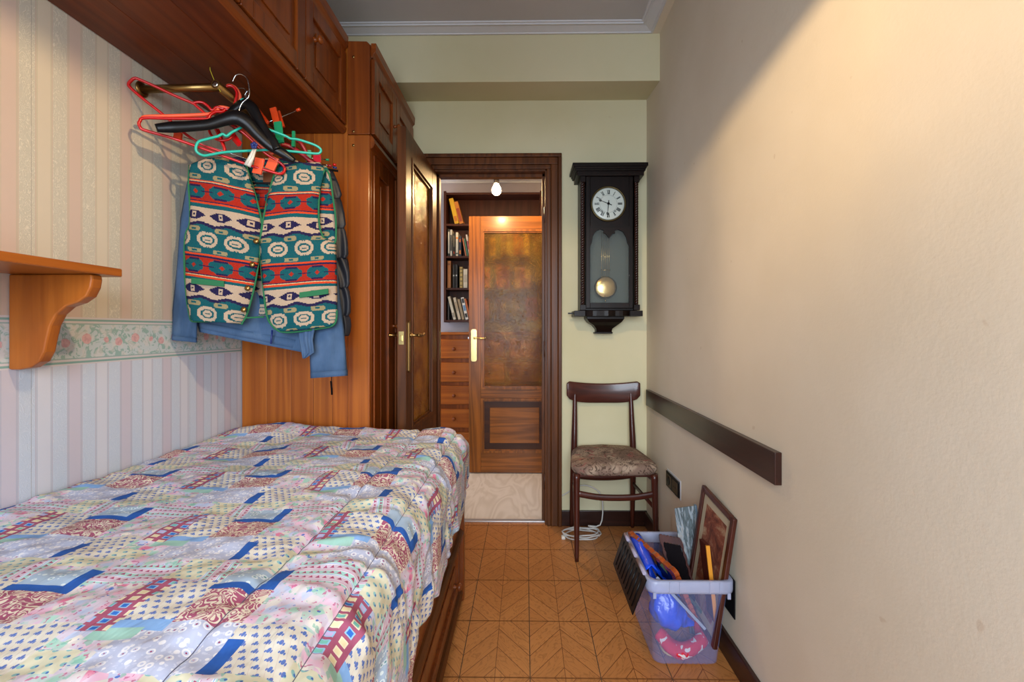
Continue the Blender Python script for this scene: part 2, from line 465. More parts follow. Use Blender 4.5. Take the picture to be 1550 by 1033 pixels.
obj('lining', jm, OAKD['Z'], door1, bevel=0.002)
for z in (0.25, 1.02, 1.80):
    obj('hinge', MB().tube([(OX1-0.013, YB+0.006, z-0.045), (OX1-0.013, YB+0.006, z+0.045)], 0.005, 8), OAKDD['Z'], door1)
struct('trim_4', MB().box(OX0+0.012, OX1-0.012, 2.676, 2.712, 0.0, 0.007), plain('aluminium_strip', rgb(190, 190, 195), 0.4, Metallic=0.6), 0.002)

def amber_glass(name, deep):
    m = Mat(name, 0.24 if not deep else 0.14, 0.8, **{'Transmission_Weight': 0.92 if not deep else 0.6})
    m.b.inputs['IOR'].default_value = 1.22 if not deep else 1.4
    x, y, z = m.sep(m.pos()); p = m.pos()
    n = m.noise(p, 11 if not deep else 30, 1 if not deep else 2, 0.5, 1.4 if not deep else 2.2)
    sw = (n*(26.0 if not deep else 30.0)).sin().abs().sst(0.22, 0.0)
    gc = m.mix(m.noise(p, 7, 3).sst(0.35, 0.65), rgb(236, 190, 84) if not deep else rgb(236, 160, 50), rgb(190, 142, 70) if not deep else rgb(190, 110, 30))
    m.base(m.mix(sw*0.5, gc, rgb(255, 240, 190)))
    m.bump(sw*1.0+m.noise(p, 60 if not deep else 110, 2)*(0.35 if not deep else 2.2), 0.003, 0.8); return m.mat
GLASSA = amber_glass('amber_textured_glass', False); GLASSB = amber_glass('deep_amber_hammered_glass', True)

def leaf(parent, fn, W, Hh, T, glass, frame, panelm):
    """fn(a,b,c): a across 0..W, b up 0..H, c depth 0..T"""
    st = 0.095
    def bx(mb, a0, a1, b0, b1, c0, c1):
        c = [fn(a0, b0, c0), fn(a1, b0, c0), fn(a1, b1, c0), fn(a0, b1, c0), fn(a0, b0, c1), fn(a1, b0, c1), fn(a1, b1, c1), fn(a0, b1, c1)]
        mb.hexa(c)
    m = MB()
    bx(m, 0, st, 0, Hh, 0, T); bx(m, W-st, W, 0, Hh, 0, T)
    lf = obj('leaf', m, frame['Z'], parent, bevel=0.002)
    rm = MB()
    for b0, b1 in ((Hh-0.105, Hh), (0.585, 0.655), (0, 0.155)): bx(rm, st, W-st, b0, b1, 0.001, T-0.001)
    obj('rail', rm, frame['X'], lf, bevel=0.002)
    gz0, gz1, pz0, pz1 = 0.655, Hh-0.105, 0.155, 0.585
    mo = MB()
    for c0, c1, w1, ins in ((-0.004, 0.012, 0.016, 0), (0.006, 0.014, 0.026, 0), (T-0.012, T+0.004, 0.016, 0), (T-0.014, T-0.006, 0.026, 0)):
        for z0, z1 in ((gz0, gz1), (pz0, pz1)):
            bx(mo, st, st+w1, z0, z1, c0, c1); bx(mo, W-st-w1, W-st, z0, z1, c0, c1)
            bx(mo, st+w1, W-st-w1, z0, z0+w1, c0, c1); bx(mo, st+w1, W-st-w1, z1-w1, z1, c0, c1)
    obj('moulding', mo, frame['Z'], lf)
    g = MB(); bx(g, st, W-st, gz0, gz1, T/2-0.002, T/2+0.002); obj('glass', g, glass, lf)
    pn = MB(); bx(pn, st, W-st, pz0, pz1, T/2-0.008, T/2+0.008); obj('recessed_border', pn, OAKDD['X'], lf)
    pr = MB(); bx(pr, st+0.07, W-st-0.07, pz0+0.075, pz1-0.075, T/2-0.015, T/2+0.015); obj('raised_panel', pr, panelm, lf, bevel=0.004)
    return lf
# leaf of door 1 stands open at right angles in front of the wardrobe
lh, ln_, ly1, lw = (-0.512), (-0.530), 2.625, 0.605
lf1 = leaf(door1, lambda a, b, c: Vector((ln_+(lh-ln_)*a/lw-c, ly1-lw+a, 0.008+b)), lw, 2.03, 0.040, GLASSB, OAKD, OAK['Y'])
def door_handle(lf, base, out, along, zc, plate_h=0.21, brass=BRASS, plate_w=0.034):
    out = Vector(out); along = Vector(along); base = Vector(base); up = Vector((0, 0, 1))
    m = MB(); q = []
    pts = [(-.5, -.46), (-.3, -.5), (.3, -.5), (.5, -.46), (.5, .46), (.3, .5), (-.3, .5), (-.5, .46)]
    m.prism(pts, lambda a, b, d: base+up*(zc-base.z+b*plate_h)+along*(a*plate_w)+out*d, 0, 0.005)
    h = obj('handle_plate', m, brass, lf, bevel=0.001)
    c = base+up*(zc+plate_h*0.22-base.z)
    k = MB().lathe([(0.011, 0.004), (0.011, 0.012), (0.007, 0.016), (0.006, 0.04), (0.009, 0.044), (0.009, 0.05)], c, out, 12)
    pts = smooth_pts([c+out*0.044, c+out*0.047+along*0.03+up*0.003, c+out*0.045+along*0.07-up*0.002, c+out*0.046+along*0.10+up*0.004], 5)
    k.tube(pts, [0.0065+0.002*math.sin(i*0.9) for i in range(len(pts))], 8)
    obj('lever', k, brass, lf)
yk = ly1-lw+0.048
door_handle(lf1, (ln_+0.001, yk, 1.0), (1, 0, 0), (0, 1, 0), 1.055, 0.235, BRASS, 0.03)
door_handle(lf1, (ln_-0.041, yk, 1.0), (-1, 0, 0), (0, 1, 0), 1.055, 0.235, BRASS, 0.03)
lp = MB().box(ln_-0.033, ln_-0.009, ly1-lw-0.003, ly1-lw+0.001, 1.065, 1.125).box(ln_-0.026, ln_-0.016, ly1-lw-0.012, ly1-lw, 1.083, 1.105)
obj('lock_plate', lp, BRASSB, lf1, bevel=0.001)

# ------------------------------------------------------------------ the hall beyond
HXR, HY1, HXL = 0.30, 4.30, -1.5
hallf = Mat('laminate_oak', 0.4, 0.5)
_x, _y, _z = hallf.sep(hallf.pos()); _n = hallf.noise(hallf.xyz(_x*1.6, _y*0.45, 0.0), 3.2, 3, 0.5, 0.6)
hallf.base(hallf.mix((_n*60.0).sin()*0.5+0.5, rgb(222, 212, 200), rgb(208, 196, 182)))
floor2 = struct('floor.001', MB().box(HXL-0.1, HXR+0.1, 2.69, HY1+0.1, -0.06, 0), hallf.mat)
struct('wall_hall_back', MB().box(HXL-0.1, HXR+0.1, HY1, HY1+0.1, 0, 2.7), HALLW)
struct('wall_hall_right', MB().box(HXR, HXR+0.1, 2.78, HY1, 0, 2.7), HALLW)
struct('ceiling.001', MB().box(HXL-0.1, HXR+0.1, 2.5, HY1+0.1, 2.60, 2.70), CEIL)
struct('wall_hall_front', MB().box(HXL-0.1, XL-0.1, 2.64, 2.78, 0, 2.7), HALLW)
hc = [(0, 2.6), (0, 2.52), (0.015, 2.515), (0.02, 2.53), (0.035, 2.54), (0.06, 2.57), (0.075, 2.58), (0.09, 2.59), (0.09, 2.6)]
n = len(hc); m = MB(); m.add([(e, HY1-o_, z_) for e in (HXL, HXR) for o_, z_ in hc], [tuple(range(n)), tuple(range(2*n-1, n-1, -1))]+[(i, (i+1) % n, n+(i+1) % n, n+i) for i in range(n)])
struct('trim_5', m, WHITE)
# hanging bulb
em = Mat('bulb_glow', 0.3); em.base((1, 0.9, 0.7, 1)); em.b.inputs['Emission Color'].default_value = (1.0, 0.72, 0.38, 1); em.b.inputs['Emission Strength'].default_value = 40
hb = thing('hanging_bulb', 'bare glowing bulb hanging in the hall in front of the bookcase', 'light bulb', HB)
prof = [(0.004, -0.042), (0.018, -0.038), (0.030, -0.026), (0.034, -0.008), (0.031, 0.008), (0.021, 0.026), (0.015, 0.042)]
bulb = obj('bulb', MB().lathe(prof, HB, 'Z', 20), em.mat, hb); bulb.visible_shadow = True
obj('socket', MB().lathe([(0.016, 0.04), (0.019, 0.044), (0.019, 0.075), (0.012, 0.082), (0.008, 0.095)], HB, 'Z', 16), BLACK, hb)
obj('cord', MB().tube([(HB[0], HB[1], HB[2]+0.09), (HB[0], HB[1], 2.60)], 0.003, 6), WHITEC, hb)
bpy.data.objects['hall_bulb_light'].location = (HB[0], HB[1]-0.055, HB[2]-0.035)

# hall door leaf, seen through the opening
door2 = structE('door_2', (HXR-0.01, 3.6, 0))
xw0 = -0.444
leaf(door2, lambda a, b, c: Vector((xw0+a, 3.585+c, 0.008+b)), 0.72, 2.02, 0.04, GLASSA, OAK, OAK['X'])
lf2 = [c for c in door2.children if c.name.startswith('leaf')][0]
door_handle(lf2, (xw0+0.040, 3.584, 1.0), (0, -1, 0), (1, 0, 0), 1.01, 0.255, BRASSB, 0.046)
obj('latch', MB().box(xw0-0.008, xw0, 3.597, 3.612, 1.06, 1.075), STEEL, lf2)
obj('post', MB().box(xw0+0.722, HXR, 3.57, 3.63, 0, 2.04), OAK['Z'], door2)

# ---- framed furniture doors and drawers
def framed(parent, name, fn, W, Hh, mats, st=0.05, knob=None, hor='Y', T=0.018, kr=0.013):
    def bx(mb, a0, a1, b0, b1, c0, c1):
        mb.hexa([fn(a0, b0, c0), fn(a1, b0, c0), fn(a1, b1, c0), fn(a0, b1, c0), fn(a0, b0, c1), fn(a1, b0, c1), fn(a1, b1, c1), fn(a0, b1, c1)])
    m = MB()
    for a, b, c, d in ((0, st, 0, Hh), (W-st, W, 0, Hh), (st, W-st, 0, st), (st, W-st, Hh-st, Hh)): bx(m, a, b, c, d, 0, T)
    d = obj(name, m, mats['Z'], parent, bevel=0.003)
    p = MB(); bx(p, st, W-st, st, Hh-st, 0.002, T-0.010); bx(p, st+0.035, W-st-0.035, st+0.035, Hh-st-0.035, T-0.010, T-0.005)
    obj('panel', p, mats['Z'], d, bevel=0.003)
    if knob:
        c = fn(knob[0], knob[1], T); n_ = (fn(0, 0, 1)-fn(0, 0, 0))
        obj('knob', MB().lathe([(kr*0.8, 0), (kr*0.5, 0.004), (kr*0.45, 0.012), (kr, 0.018), (kr*1.05, 0.024), (kr*0.7, 0.030), (kr*0.1, 0.032)], c, n_, 16), mats['X'], d)
    return d

# hall dresser
dx0, dx1, dy = -0.775, 0.15, 4.0
dr = thing('dresser', 'orange pine chest of drawers in the hall behind the half-glazed door', 'dresser', (-0.3, 4.15, 0))
obj('carcass', MB().box(dx0, dx1, dy+0.012, HY1-0.005, 0.0, 1.09), PINED['Z'], dr, bevel=0.002)
obj('top', MB().box(dx0-0.01, dx1+0.01, dy-0.015, HY1-0.003, 1.09, 1.112), PINE['X'], dr, bevel=0.004)
for cx in (-0.622, -0.313, 0.0):
    for z0, z1 in ((0.881, 1.049), (0.674, 0.845), (0.475, 0.640), (0.272, 0.436), (0.06, 0.231)):
        d = obj('drawer', MB().box(cx-0.135, cx+0.135, dy-0.008, dy+0.012, z0, z1), PINE['X'], dr, bevel=0.008)
        obj('knob', MB().lathe([(0.010, 0), (0.006, 0.004), (0.006, 0.012), (0.015, 0.018), (0.016, 0.024), (0.010, 0.030), (0.001, 0.032)], (cx, dy-0.008, (z0+z1)/2), (0, -1, 0), 16), PINED['X'], d)

# bookcase and its books
bc = thing('bookcase', 'dark brown open bookcase on the hall wall above the dresser', 'bookcase', (-0.3, 4.2, 1.2))
by0, bx0, bx1 = 4.10, -0.735, 0.155
for a in (bx0, bx1-0.022): obj('side', MB().box(a, a+0.022, by0, HY1-0.002, 1.200, 2.385), BCASE['Z'], bc, bevel=0.002)
obj('back_panel', MB().box(bx0+0.02, bx1-0.02, HY1-0.012, HY1-0.004, 1.21, 2.37), BCASE['Z'], bc)
shz = [1.222, 1.512, 1.800, 2.090]
for z in shz+[2.372]: obj('shelf', MB().box(bx0+0.022, bx1-0.022, by0+0.004, HY1-0.012, z-0.018, z), BCASE['X'], bc, bevel=0.0015)
bmat = {}
def bookmat(c):
    if c not in bmat: bmat[c] = plain('cover_%d_%d_%d' % c, rgb(*c), 0.5)
    return bmat[c]
PAGE = plain('book_pages', rgb(214, 200, 170), 0.8)
def book(x0, x1, z0, h, c, lean, label, bands=(), group='books in the hall bookcase', dep=0.13):
    """spine faces the viewer; lean shifts the top sideways"""
    w_ = x1-x0; hh = h; ang = math.atan2(lean, h)
    t = thing('book', label, 'book', (x0, by0+0.02, z0+0.0005), group)
    ca, sa = math.cos(ang), math.sin(ang)
    lift = max(0, -sa*0 + (w_*abs(sa) if ang > 0 else 0))
    def q(a, d, b):
        a2 = a if ang <= 0 else a-w_
        X = x0+(0 if ang <= 0 else w_)+a2*ca+b*sa; Z = z0+0.001-a2*sa+b*ca
        if ang <= 0: Z = z0+0.001-a*sa+b*ca
        return (X, by0+0.02+d, Z)
    def bx(mb, a0, a1, d0, d1, b0, b1):
        mb.hexa([q(a0, d0, b0), q(a1, d0, b0), q(a1, d1, b0), q(a0, d1, b0), q(a0, d0, b1), q(a1, d0, b1), q(a1, d1, b1), q(a0, d1, b1)])
    cv = MB(); bx(cv, 0, w_, 0, 0.002, 0, hh); bx(cv, 0, 0.002, 0.002, dep, 0, hh); bx(cv, w_-0.002, w_, 0.002, dep, 0, hh)
    cvr = obj('cover', cv, bookmat(c), t)
    pg = MB(); bx(pg, 0.002, w_-0.002, 0.003, dep-0.004, 0.004, hh-0.004); obj('pages', pg, PAGE, t)
    for b0, b1, bcx in bands:
        bb = MB(); bx(bb, w_*0.12, w_*0.88, -0.0008, 0.0001, b0*hh, b1*hh); obj('spine_label', bb, bookmat(bcx), cvr)
K = 4.12/690
def bk(px0, px1, row, h, c, lean, label, bands=()):
    book((px0-795)*K+0.004, (px1-795)*K, shz[row], h, c, lean, label, bands)
bk(687.5, 694.5, 3, 0.235, (214, 168, 30), -0.055, 'thick yellow book leaning left alone on the top shelf', [(0.1, 0.3, (190, 110, 30))])
bk(695.0, 701.5, 3, 0.205, (196, 120, 40), -0.055, 'orange-brown book leaning against the thick yellow one', [(0.1, 0.7, (150, 60, 30))])
R2 = [(677, 680.5, .245, (40, 40, 40), 0, 'tall black book with a white title strip, far left of second shelf', [(.1, .9, (200, 200, 190))]),
      (680.7, 684, .24, (205, 200, 185), 0, 'off-white book beside the tall black one on second shelf', [(.2, .8, (40, 40, 40))]),
      (685, 688.2, .205, (36, 32, 30), 0, 'dark book with a small red label on second shelf', [(.1, .2, (170, 60, 30)), (.4, .9, (120, 110, 90))]),
      (689, 693.3, .215, (212, 204, 180), 0, 'cream book with an orange band on second shelf', [(.72, .8, (220, 130, 40)), (.08, .14, (60, 60, 60))]),
      (693.8, 698, .180, (44, 50, 66), 0, 'navy book with orange blocks on second shelf', [(.1, .3, (200, 120, 50)), (.7, .85, (180, 90, 50))]),
      (703.5, 706, .165, (196, 112, 70), -.03, 'salmon-orange paperback leaning left on second shelf', []),
      (706.3, 708.5, .16, (90, 140, 110), -.03, 'green paperback leaning left on second shelf', []),
      (709, 712, .195, (200, 190, 180), -.03, 'pale paperback leaning at the door edge on second shelf', [(.3, .7, (170, 50, 60))])]
for a, b, h, c, l, t, bd in R2: bk(a, b, 2, h, c, l, t, bd)
R3 = [(676.5, 682, .245, (170, 110, 60), 0, 'tall tan hardback at the left of third shelf', [(.85, .9, (110, 60, 30))]),
      (684.5, 688, .210, (30, 28, 28), 0, 'black book with a pale mark, left one of two on third shelf', [(.5, .56, (190, 190, 180))]),
      (688.5, 692.2, .212, (32, 30, 30), 0, 'black book with a pale mark, right one of two on third shelf', [(.5, .56, (190, 190, 180))]),
      (695, 700, .190, (176, 148, 80), 0, 'ochre book with dark ribbed bands on third shelf', [(.1, .14, (60, 40, 20)), (.3, .34, (60, 40, 20)), (.5, .54, (60, 40, 20)), (.7, .74, (60, 40, 20)), (.88, .92, (60, 40, 20))]),
      (700.6, 707.2, .170, (208, 196, 170), 0, 'wide cream book near the door edge on third shelf', [(.3, .7, (180, 165, 140))]),
      (708, 712, .20, (110, 60, 40), 0, 'brown book half hidden by the door edge on third shelf', [])]
for a, b, h, c, l, t, bd in R3: bk(a, b, 1, h, c, l, t, bd)
R4 = [(677, 679.5, .165, (60, 62, 68), 0, 'thin dark grey booklet at the left of bottom shelf', []),
      (685.5, 690, .215, (206, 198, 176), -.055, 'cream paperback leaning left on bottom shelf', [(.1, .3, (150, 140, 120))]),
      (693.0, 697.6, .205, (190, 176, 150), -.05, 'beige paperback leaning left on bottom shelf', [(.4, .8, (160, 140, 110))]),
      (698.6, 703, .190, (150, 128, 96), -.045, 'brown-grey paperback leaning left on bottom shelf', []),
      (704, 709, .205, (222, 216, 204), -.045, 'white paperback with black patch leaning left on bottom shelf', [(.1, .28, (20, 20, 20)), (.75, .95, (30, 30, 34)), (.4, .65, (90, 130, 170))]),
      (709.5, 712.5, .195, (184, 92, 36), -.045, 'orange paperback leaning by the door edge on bottom shelf', [])]
for a, b, h, c, l, t, bd in R4: bk(a, b, 0, h, c, l, t, bd)
ORD = 'first second third fourth fifth sixth seventh eighth ninth tenth eleventh twelfth thirteenth fourteenth'.split()
pal = {'golden yellow': (214, 160, 30), 'black-brown': (60, 40, 30), 'orange': (200, 110, 36), 'pale olive': (180, 170, 120), 'chestnut': (110, 54, 30), 'straw yellow': (216, 184, 80), 'brick red': (160, 56, 36), 'dark green': (60, 80, 56)}
for row, word in ((0, 'bottom'), (1, 'third'), (2, 'second')):
    x = (714-795)*K; bi = -1
    while x < 0.09:
        w_ = random.uniform(0.040, 0.062); bi += 1; cn_ = random.choice(sorted(pal))
        book(x, x+w_, shz[row], random.uniform(0.16, 0.23), pal[cn_], 0, '%s book behind the amber door glass, %s from the left on %s shelf' % (cn_, ORD[bi], word), (), 'blurred books on %s shelf' % word)
        x += w_+0.002
        if random.random() < 0.2: x += 0.05

# ------------------------------------------------------------------ wardrobe
wd = thing('wardrobe', 'tall orange pine wardrobe at the foot of the bed beside the door', 'wardrobe', (-0.93, 2.29, 0))
WX = -0.662
pl = [-1.2125, -1.105, -1.0, -0.905, -0.822, -0.757]
for a, b in zip(pl[:-1], pl[1:]): obj('side_plank', MB().box(a+0.0004, b-0.0004, YW, YW+0.018, 0.0, 2.36), PINE['Z'], wd, bevel=0.0012)
obj('corner_stile', MB().box(-0.756, WX, YW-0.006, YW+0.018, 0.0, 1.962), PINE['Z'], wd, bevel=0.004)
top = [(-0.756, 1.964), (WX, 1.964), (WX, 2.348), (WX-0.012, 2.360), (-0.756, 2.362)]
obj('corner_stile', MB().prism(top, lambda a, b, d: Vector((a, d, b)), YW-0.006, YW+0.018), PINED['Z'], wd, bevel=0.003)
m = MB().box(XL+0.004, WX-0.022, YW+0.018, YB-0.004, 0.0, 0.02).box(XL+0.004, XL+0.02, YW+0.018, YB-0.004, 0.02, 2.34).box(XL+0.004, WX-0.004, YW+0.018, YB-0.004, 2.34, 2.36)
m.box(XL+0.02, WX-0.004, YB-0.022, YB-0.004, 0.02, 2.34)
obj('carcass', m, PINED['Z'], wd)
fr = MB().box(WX-0.02, WX, YW+0.018, YW+0.05, 0, 2.34).box(WX-0.02, WX, 2.600, YB-0.004, 0, 2.34).box(WX-0.02, WX, 2.26, 2.30, 0, 2.34)
fr.box(WX-0.02, WX, YW+0.05, 2.60, 1.90, 1.975).box(WX-0.02, WX, YW+0.05, 2.60, 2.295, 2.34).box(WX-0.02, WX, YW+0.05, 2.6, 0, 0.08)
obj('face_frame', fr, PINED['Z'], wd, bevel=0.002)
cn = [(0, 2.300), (0.006, 2.302), (0.010, 2.315), (0.020, 2.325), (0.022, 2.362), (0, 2.362)]
obj('cornice', MB().prism(cn, lambda a, b, d: Vector((WX+a, d, b)), YW+0.012, YB-0.004), PINED['Y'], wd, bevel=0.001)
obj('middle_moulding', MB().prism([(0, 1.905), (0.012, 1.912), (0.02, 1.93), (0.012, 1.955), (0, 1.965)], lambda a, b, d: Vector((WX+a, d, b)), YW+0.005, YB-0.004), PINED['Y'], wd)
for y0, y1, ky in ((YW+0.012, 2.276, 0.30), (2.282, 2.625, 0.045)):
    framed(wd, 'upper_door', lambda a, b, c, y0=y0: Vector((WX+c, y0+a, 1.972+b)), y1-y0, 0.322, PINED, 0.06, (ky, 0.165), T=0.016)
    framed(wd, 'lower_door', lambda a, b, c, y0=y0: Vector((WX-0.012+c, y0+0.035+a, 0.09+b)), y1-y0-0.05, 1.805, DARK if False else PINED, 0.07, (0.28 if ky > 0.1 else 0.03, 1.06), T=0.016)
for px, py in ((535, 86), (535, 199), (535, 220)):
    p = P(px, py, YW-0.006); obj('screw', MB().lathe([(0.006, 0), (0.005, 0.0015), (0.001, 0.002)], (p.x, YW-0.006, p.z), (0, -1, 0), 10), BRASS, wd)

# ------------------------------------------------------------------ overhead cabinet on the left wall
CXF, CY0, CY1 = -0.775, -0.62, YW-0.008
oc = thing('overhead_cabinet', 'long stained pine overhead cabinet fixed high on the wallpapered wall', 'cabinet', (-1.0, 0.66, 1.966))
m = MB()
pls = [XL+0.003, -1.06, -0.90, CXF+0.004]
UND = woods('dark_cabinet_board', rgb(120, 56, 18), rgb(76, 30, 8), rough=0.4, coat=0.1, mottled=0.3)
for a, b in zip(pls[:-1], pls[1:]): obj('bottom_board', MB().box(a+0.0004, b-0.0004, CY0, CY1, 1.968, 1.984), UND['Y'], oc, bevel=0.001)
obj('carcass', MB().box(XL+0.003, CXF-0.02, CY0, CY1, 1.984, 2.34).box(CXF-0.02, CXF, CY0, CY1, 1.984, 2.0).box(CXF-0.02, CXF, CY0, CY1, 2.30, 2.36), PINED['Y'], oc)
obj('lower_moulding', MB().prism([(-0.004, 1.966), (0.004, 1.968), (0.012, 1.976), (0.014, 1.990), (0.008, 1.998), (-0.004, 2.0)], lambda a, b, d: Vector((CXF+a, d, b)), CY0, CY1), PINED['Y'], oc)
obj('cornice', MB().prism([(0, 2.312), (0.008, 2.314), (0.012, 2.326), (0.022, 2.338), (0.024, 2.375), (-0.02, 2.375), (-0.02, 2.312)], lambda a, b, d: Vector((CXF+a, d, b)), CY0, CY1), PINED['Y'], oc)
yb = CY1
for k in range(7):
    y1 = yb-0.004; y0 = y1-0.355
    framed(oc, 'cabinet_door', lambda a, b, c, y0=y0: Vector((CXF+c, y0+a, 2.002+b)), y1-y0, 0.306, PINED, 0.055, (0.065, 0.175) if k % 2 == 0 else None, T=0.016, kr=0.015)
    yb = y0
obj('end_stile', MB().box(CXF-0.02, CXF+0.006, CY1-0.004, CY1, 1.98, 2.36), PINED['Z'], oc)

# ------------------------------------------------------------------ wall shelf, lower left
sh = thing('wall_shelf', 'honey-stained wooden wall shelf with a curved bracket at lower left', 'shelf', (XL, 0.85, 1.262))
m = MB().prism([(XL+0.002, 0.55), (-1.006, 0.55), (-1.0, 0.556), (-1.0, 1.117), (-1.008, 1.127), (XL+0.002, 1.127)], lambda a, b, d: Vector((a, b, d)), 1.262, 1.282)
obj('board', m, SHELFW['Y'], sh, bevel=0.003)
def sx(px): return (px-14)/125*0.198
def sz(py): return -(py-412)/145*0.225
cur = [(14, 412), (139, 412), (140, 420), (138, 432), (131, 446), (118, 455), (100, 461), (86, 473), (77, 490), (72, 510), (68, 530), (60, 545), (46, 554), (30, 557), (14, 557)]
for by in (1.055, 0.62):
    obj('bracket', MB().prism([(sx(a), sz(b)) for a, b in cur], lambda a, b, d: Vector((XL+0.002+a, d, 1.2615+b)), by, by+0.028), SHELFW['Z'], sh, bevel=0.004)

# ------------------------------------------------------------------ board and socket on the right wall
b = obj('wall_rail', MB().box(XR-0.020, XR, 1.254, 2.583, 0.705, 0.795), DARK['Y'], loc=(XR, 1.92, 0.75), bevel=0.002)
tag(b, 'long dark brown wooden rail screwed to the cream right wall', 'rail')
so = thing('wall_socket', 'black double power socket with brown inserts on the right wall', 'socket', (XR, 2.155, 0.405))
obj('backing_plate', MB().box(XR-0.003, XR, 2.060, 2.252, 0.362, 0.450), WHITE, so, bevel=0.001)
obj('frame', MB().box(XR-0.011, XR-0.003, 2.066, 2.248, 0.368, 0.443), BLACK, so, bevel=0.005)
BRN = plain('bronze_plate', rgb(96, 78, 56), 0.4, Metallic=0.5)
for yc in (2.112, 2.202):
    ins = obj('insert', MB().box(XR-0.013, XR-0.010, yc-0.034, yc+0.034, 0.379, 0.432), BRN, so, bevel=0.001)
    if yc > 2.15: obj('recess', MB().lathe([(0.022, 0), (0.022, 0.001), (0.018, 0.0015)], (XR-0.013, yc, 0.4055), (-1, 0, 0), 20), BLACK, ins)
    else:
        for dy_ in (-0.010, 0.010): obj('pin_hole', MB().lathe([(0.0035, 0), (0.003, 0.001)], (XR-0.013, yc+dy_, 0.4055), (-1, 0, 0), 10), BLACK, ins)

# ------------------------------------------------------------------ pendant lamp above the frame (the light that casts the warm pool)
pe = thing('pendant_lamp', 'ceiling lamp with opaque shade above the bed side aisle', 'lamp', LAMP)
obj('shade', MB().lathe([(0.280, -0.057), (0.277, -0.057), (0.17, 0.07), (0.03, 0.12), (0.03, 0.125), (0.17, 0.075), (0.283, -0.057), (0.280, -0.057)], LAMP, 'Z', 48, False), plain('opaque_dark_shade', rgb(90, 80, 70), 0.6), pe)
obj('light_block_cap', MB().lathe([(0.001, -0.098), (0.03, -0.092), (0.055, -0.078), (0.064, -0.066), (0.062, -0.064), (0.05, -0.074), (0.001, -0.085)], LAMP, 'Z', 32), bpy.data.materials['opaque_dark_shade'], pe)  # cap added below the bulb to keep its warm light off bed and floor
obj('light_block_rod', MB().tube([(LAMP[0]+0.05, LAMP[1], LAMP[2]-0.07), (LAMP[0]+0.15, LAMP[1], LAMP[2]+0.072)], 0.002, 6), BRASS, pe)  # rod carrying the added light-blocking cap
obj('cord', MB().tube([(LAMP[0], LAMP[1], LAMP[2]+0.12), (LAMP[0], LAMP[1], 2.70)], 0.003, 6), WHITEC, pe)

#PART2
# ------------------------------------------------------------------ bed
bed = thing('bed', 'reddish brown wooden single bed with panelled side along the wallpapered wall', 'bed', (-0.74, 0.95, 0))
BY0, BY1 = -0.10, 1.930
obj('mattress', MB().box(XL+0.012, -0.335, BY0+0.03, BY1-0.03, 0.40, 0.682), plain('mattress_ticking', rgb(200, 196, 188), 0.8), bed, bevel=0.03)
obj('slat_base', MB().box(XL+0.01, -0.292, BY0+0.02, BY1-0.01, 0.34, 0.398), MAHO['Y'], bed)
for y0, y1 in ((BY1-0.034, BY1), (BY0-0.03, BY0+0.004)):
    obj('post', MB().box(-0.286, -0.256, y0, y1, 0.0, 0.60), MAHO['Z'], bed, bevel=0.004)
obj('head_board', MB().box(XL+0.01, -0.287, BY0-0.026, BY0, 0.1, 0.64), MAHO['X'], bed, bevel=0.004)
obj('foot_board', MB().box(XL+0.01, -0.287, BY1-0.026, BY1, 0.1, 0.60), MAHO['X'], bed, bevel=0.004)
obj('side_rail', MB().box(-0.288, -0.272, BY0+0.004, BY1-0.034, 0.305, 0.60), MAHO['Y'], bed, bevel=0.002)
obj('rail_moulding', MB().prism([(-0.288, 0.272), (-0.262, 0.274), (-0.256, 0.284), (-0.258, 0.294), (-0.266, 0.302), (-0.288, 0.306)], lambda a, b, d: Vector((a, d, b)), BY0+0.004, BY1-0.034), OAKD['Y'], bed)
obj('bottom_rail', MB().prism([(-0.288, 0.02), (-0.262, 0.022), (-0.258, 0.034), (-0.266, 0.052), (-0.288, 0.055)], lambda a, b, d: Vector((a, d, b)), BY0+0.004, BY1-0.034), OAKD['Y'], bed)
for y0, y1, k in ((0.93, 1.885, 0.80), (-0.07, 0.90, 0.8)):
    framed(bed, 'drawer', lambda a, b, c, y0=y0: Vector((-0.288+c, y0+a, 0.062+b)), y1-y0, 0.204, MAHO, 0.04, (k, 0.09), T=0.016, kr=0.014)
obj('inner_stile', MB().box(-0.288, -0.268, 0.902, 0.928, 0.055, 0.27), MAHO['Z'], bed)

# ---- quilt: patchwork print, one material per printed patch
def qm(name, fn):
    m = Mat(name, 0.8, 0.25); u, v, _ = m.sep(m.coord('UV')); uv = m.xyz(u, v, 0.0)
    wob = m.noise(uv, 60, 2)-0.5
    c = fn(m, u+wob*0.002, v+wob*0.002, uv)
    m.base(c)
    m.bump(m.noise(m.xyz(u*1.0, v*0.35, 0.0), 26, 3, 0.55, 0.5), 0.012, 0.55)
    return m.mat
def cellc(u, v, a, b, stag=0.5):
    vv = v/b; k = vv.floor(); uu = u/a+(k*stag)
    return (uu.frac()-0.5)*a, (vv.frac()-0.5)*b, uu.floor(), k
def ell(x, y, a, b): return ((x/a)*(x/a)+(y/b)*(y/b)) < 1.0
CREAM = rgb(222, 214, 198); YEL = rgb(218, 212, 184); BLUE = rgb(46, 96, 176); MAR = rgb(166, 86, 112)
PINKL = rgb(216, 194, 208); LILAC = rgb(190, 196, 218); MINTL = rgb(168, 208, 200); SKY = rgb(140, 180, 228); WHT = rgb(236, 232, 232)
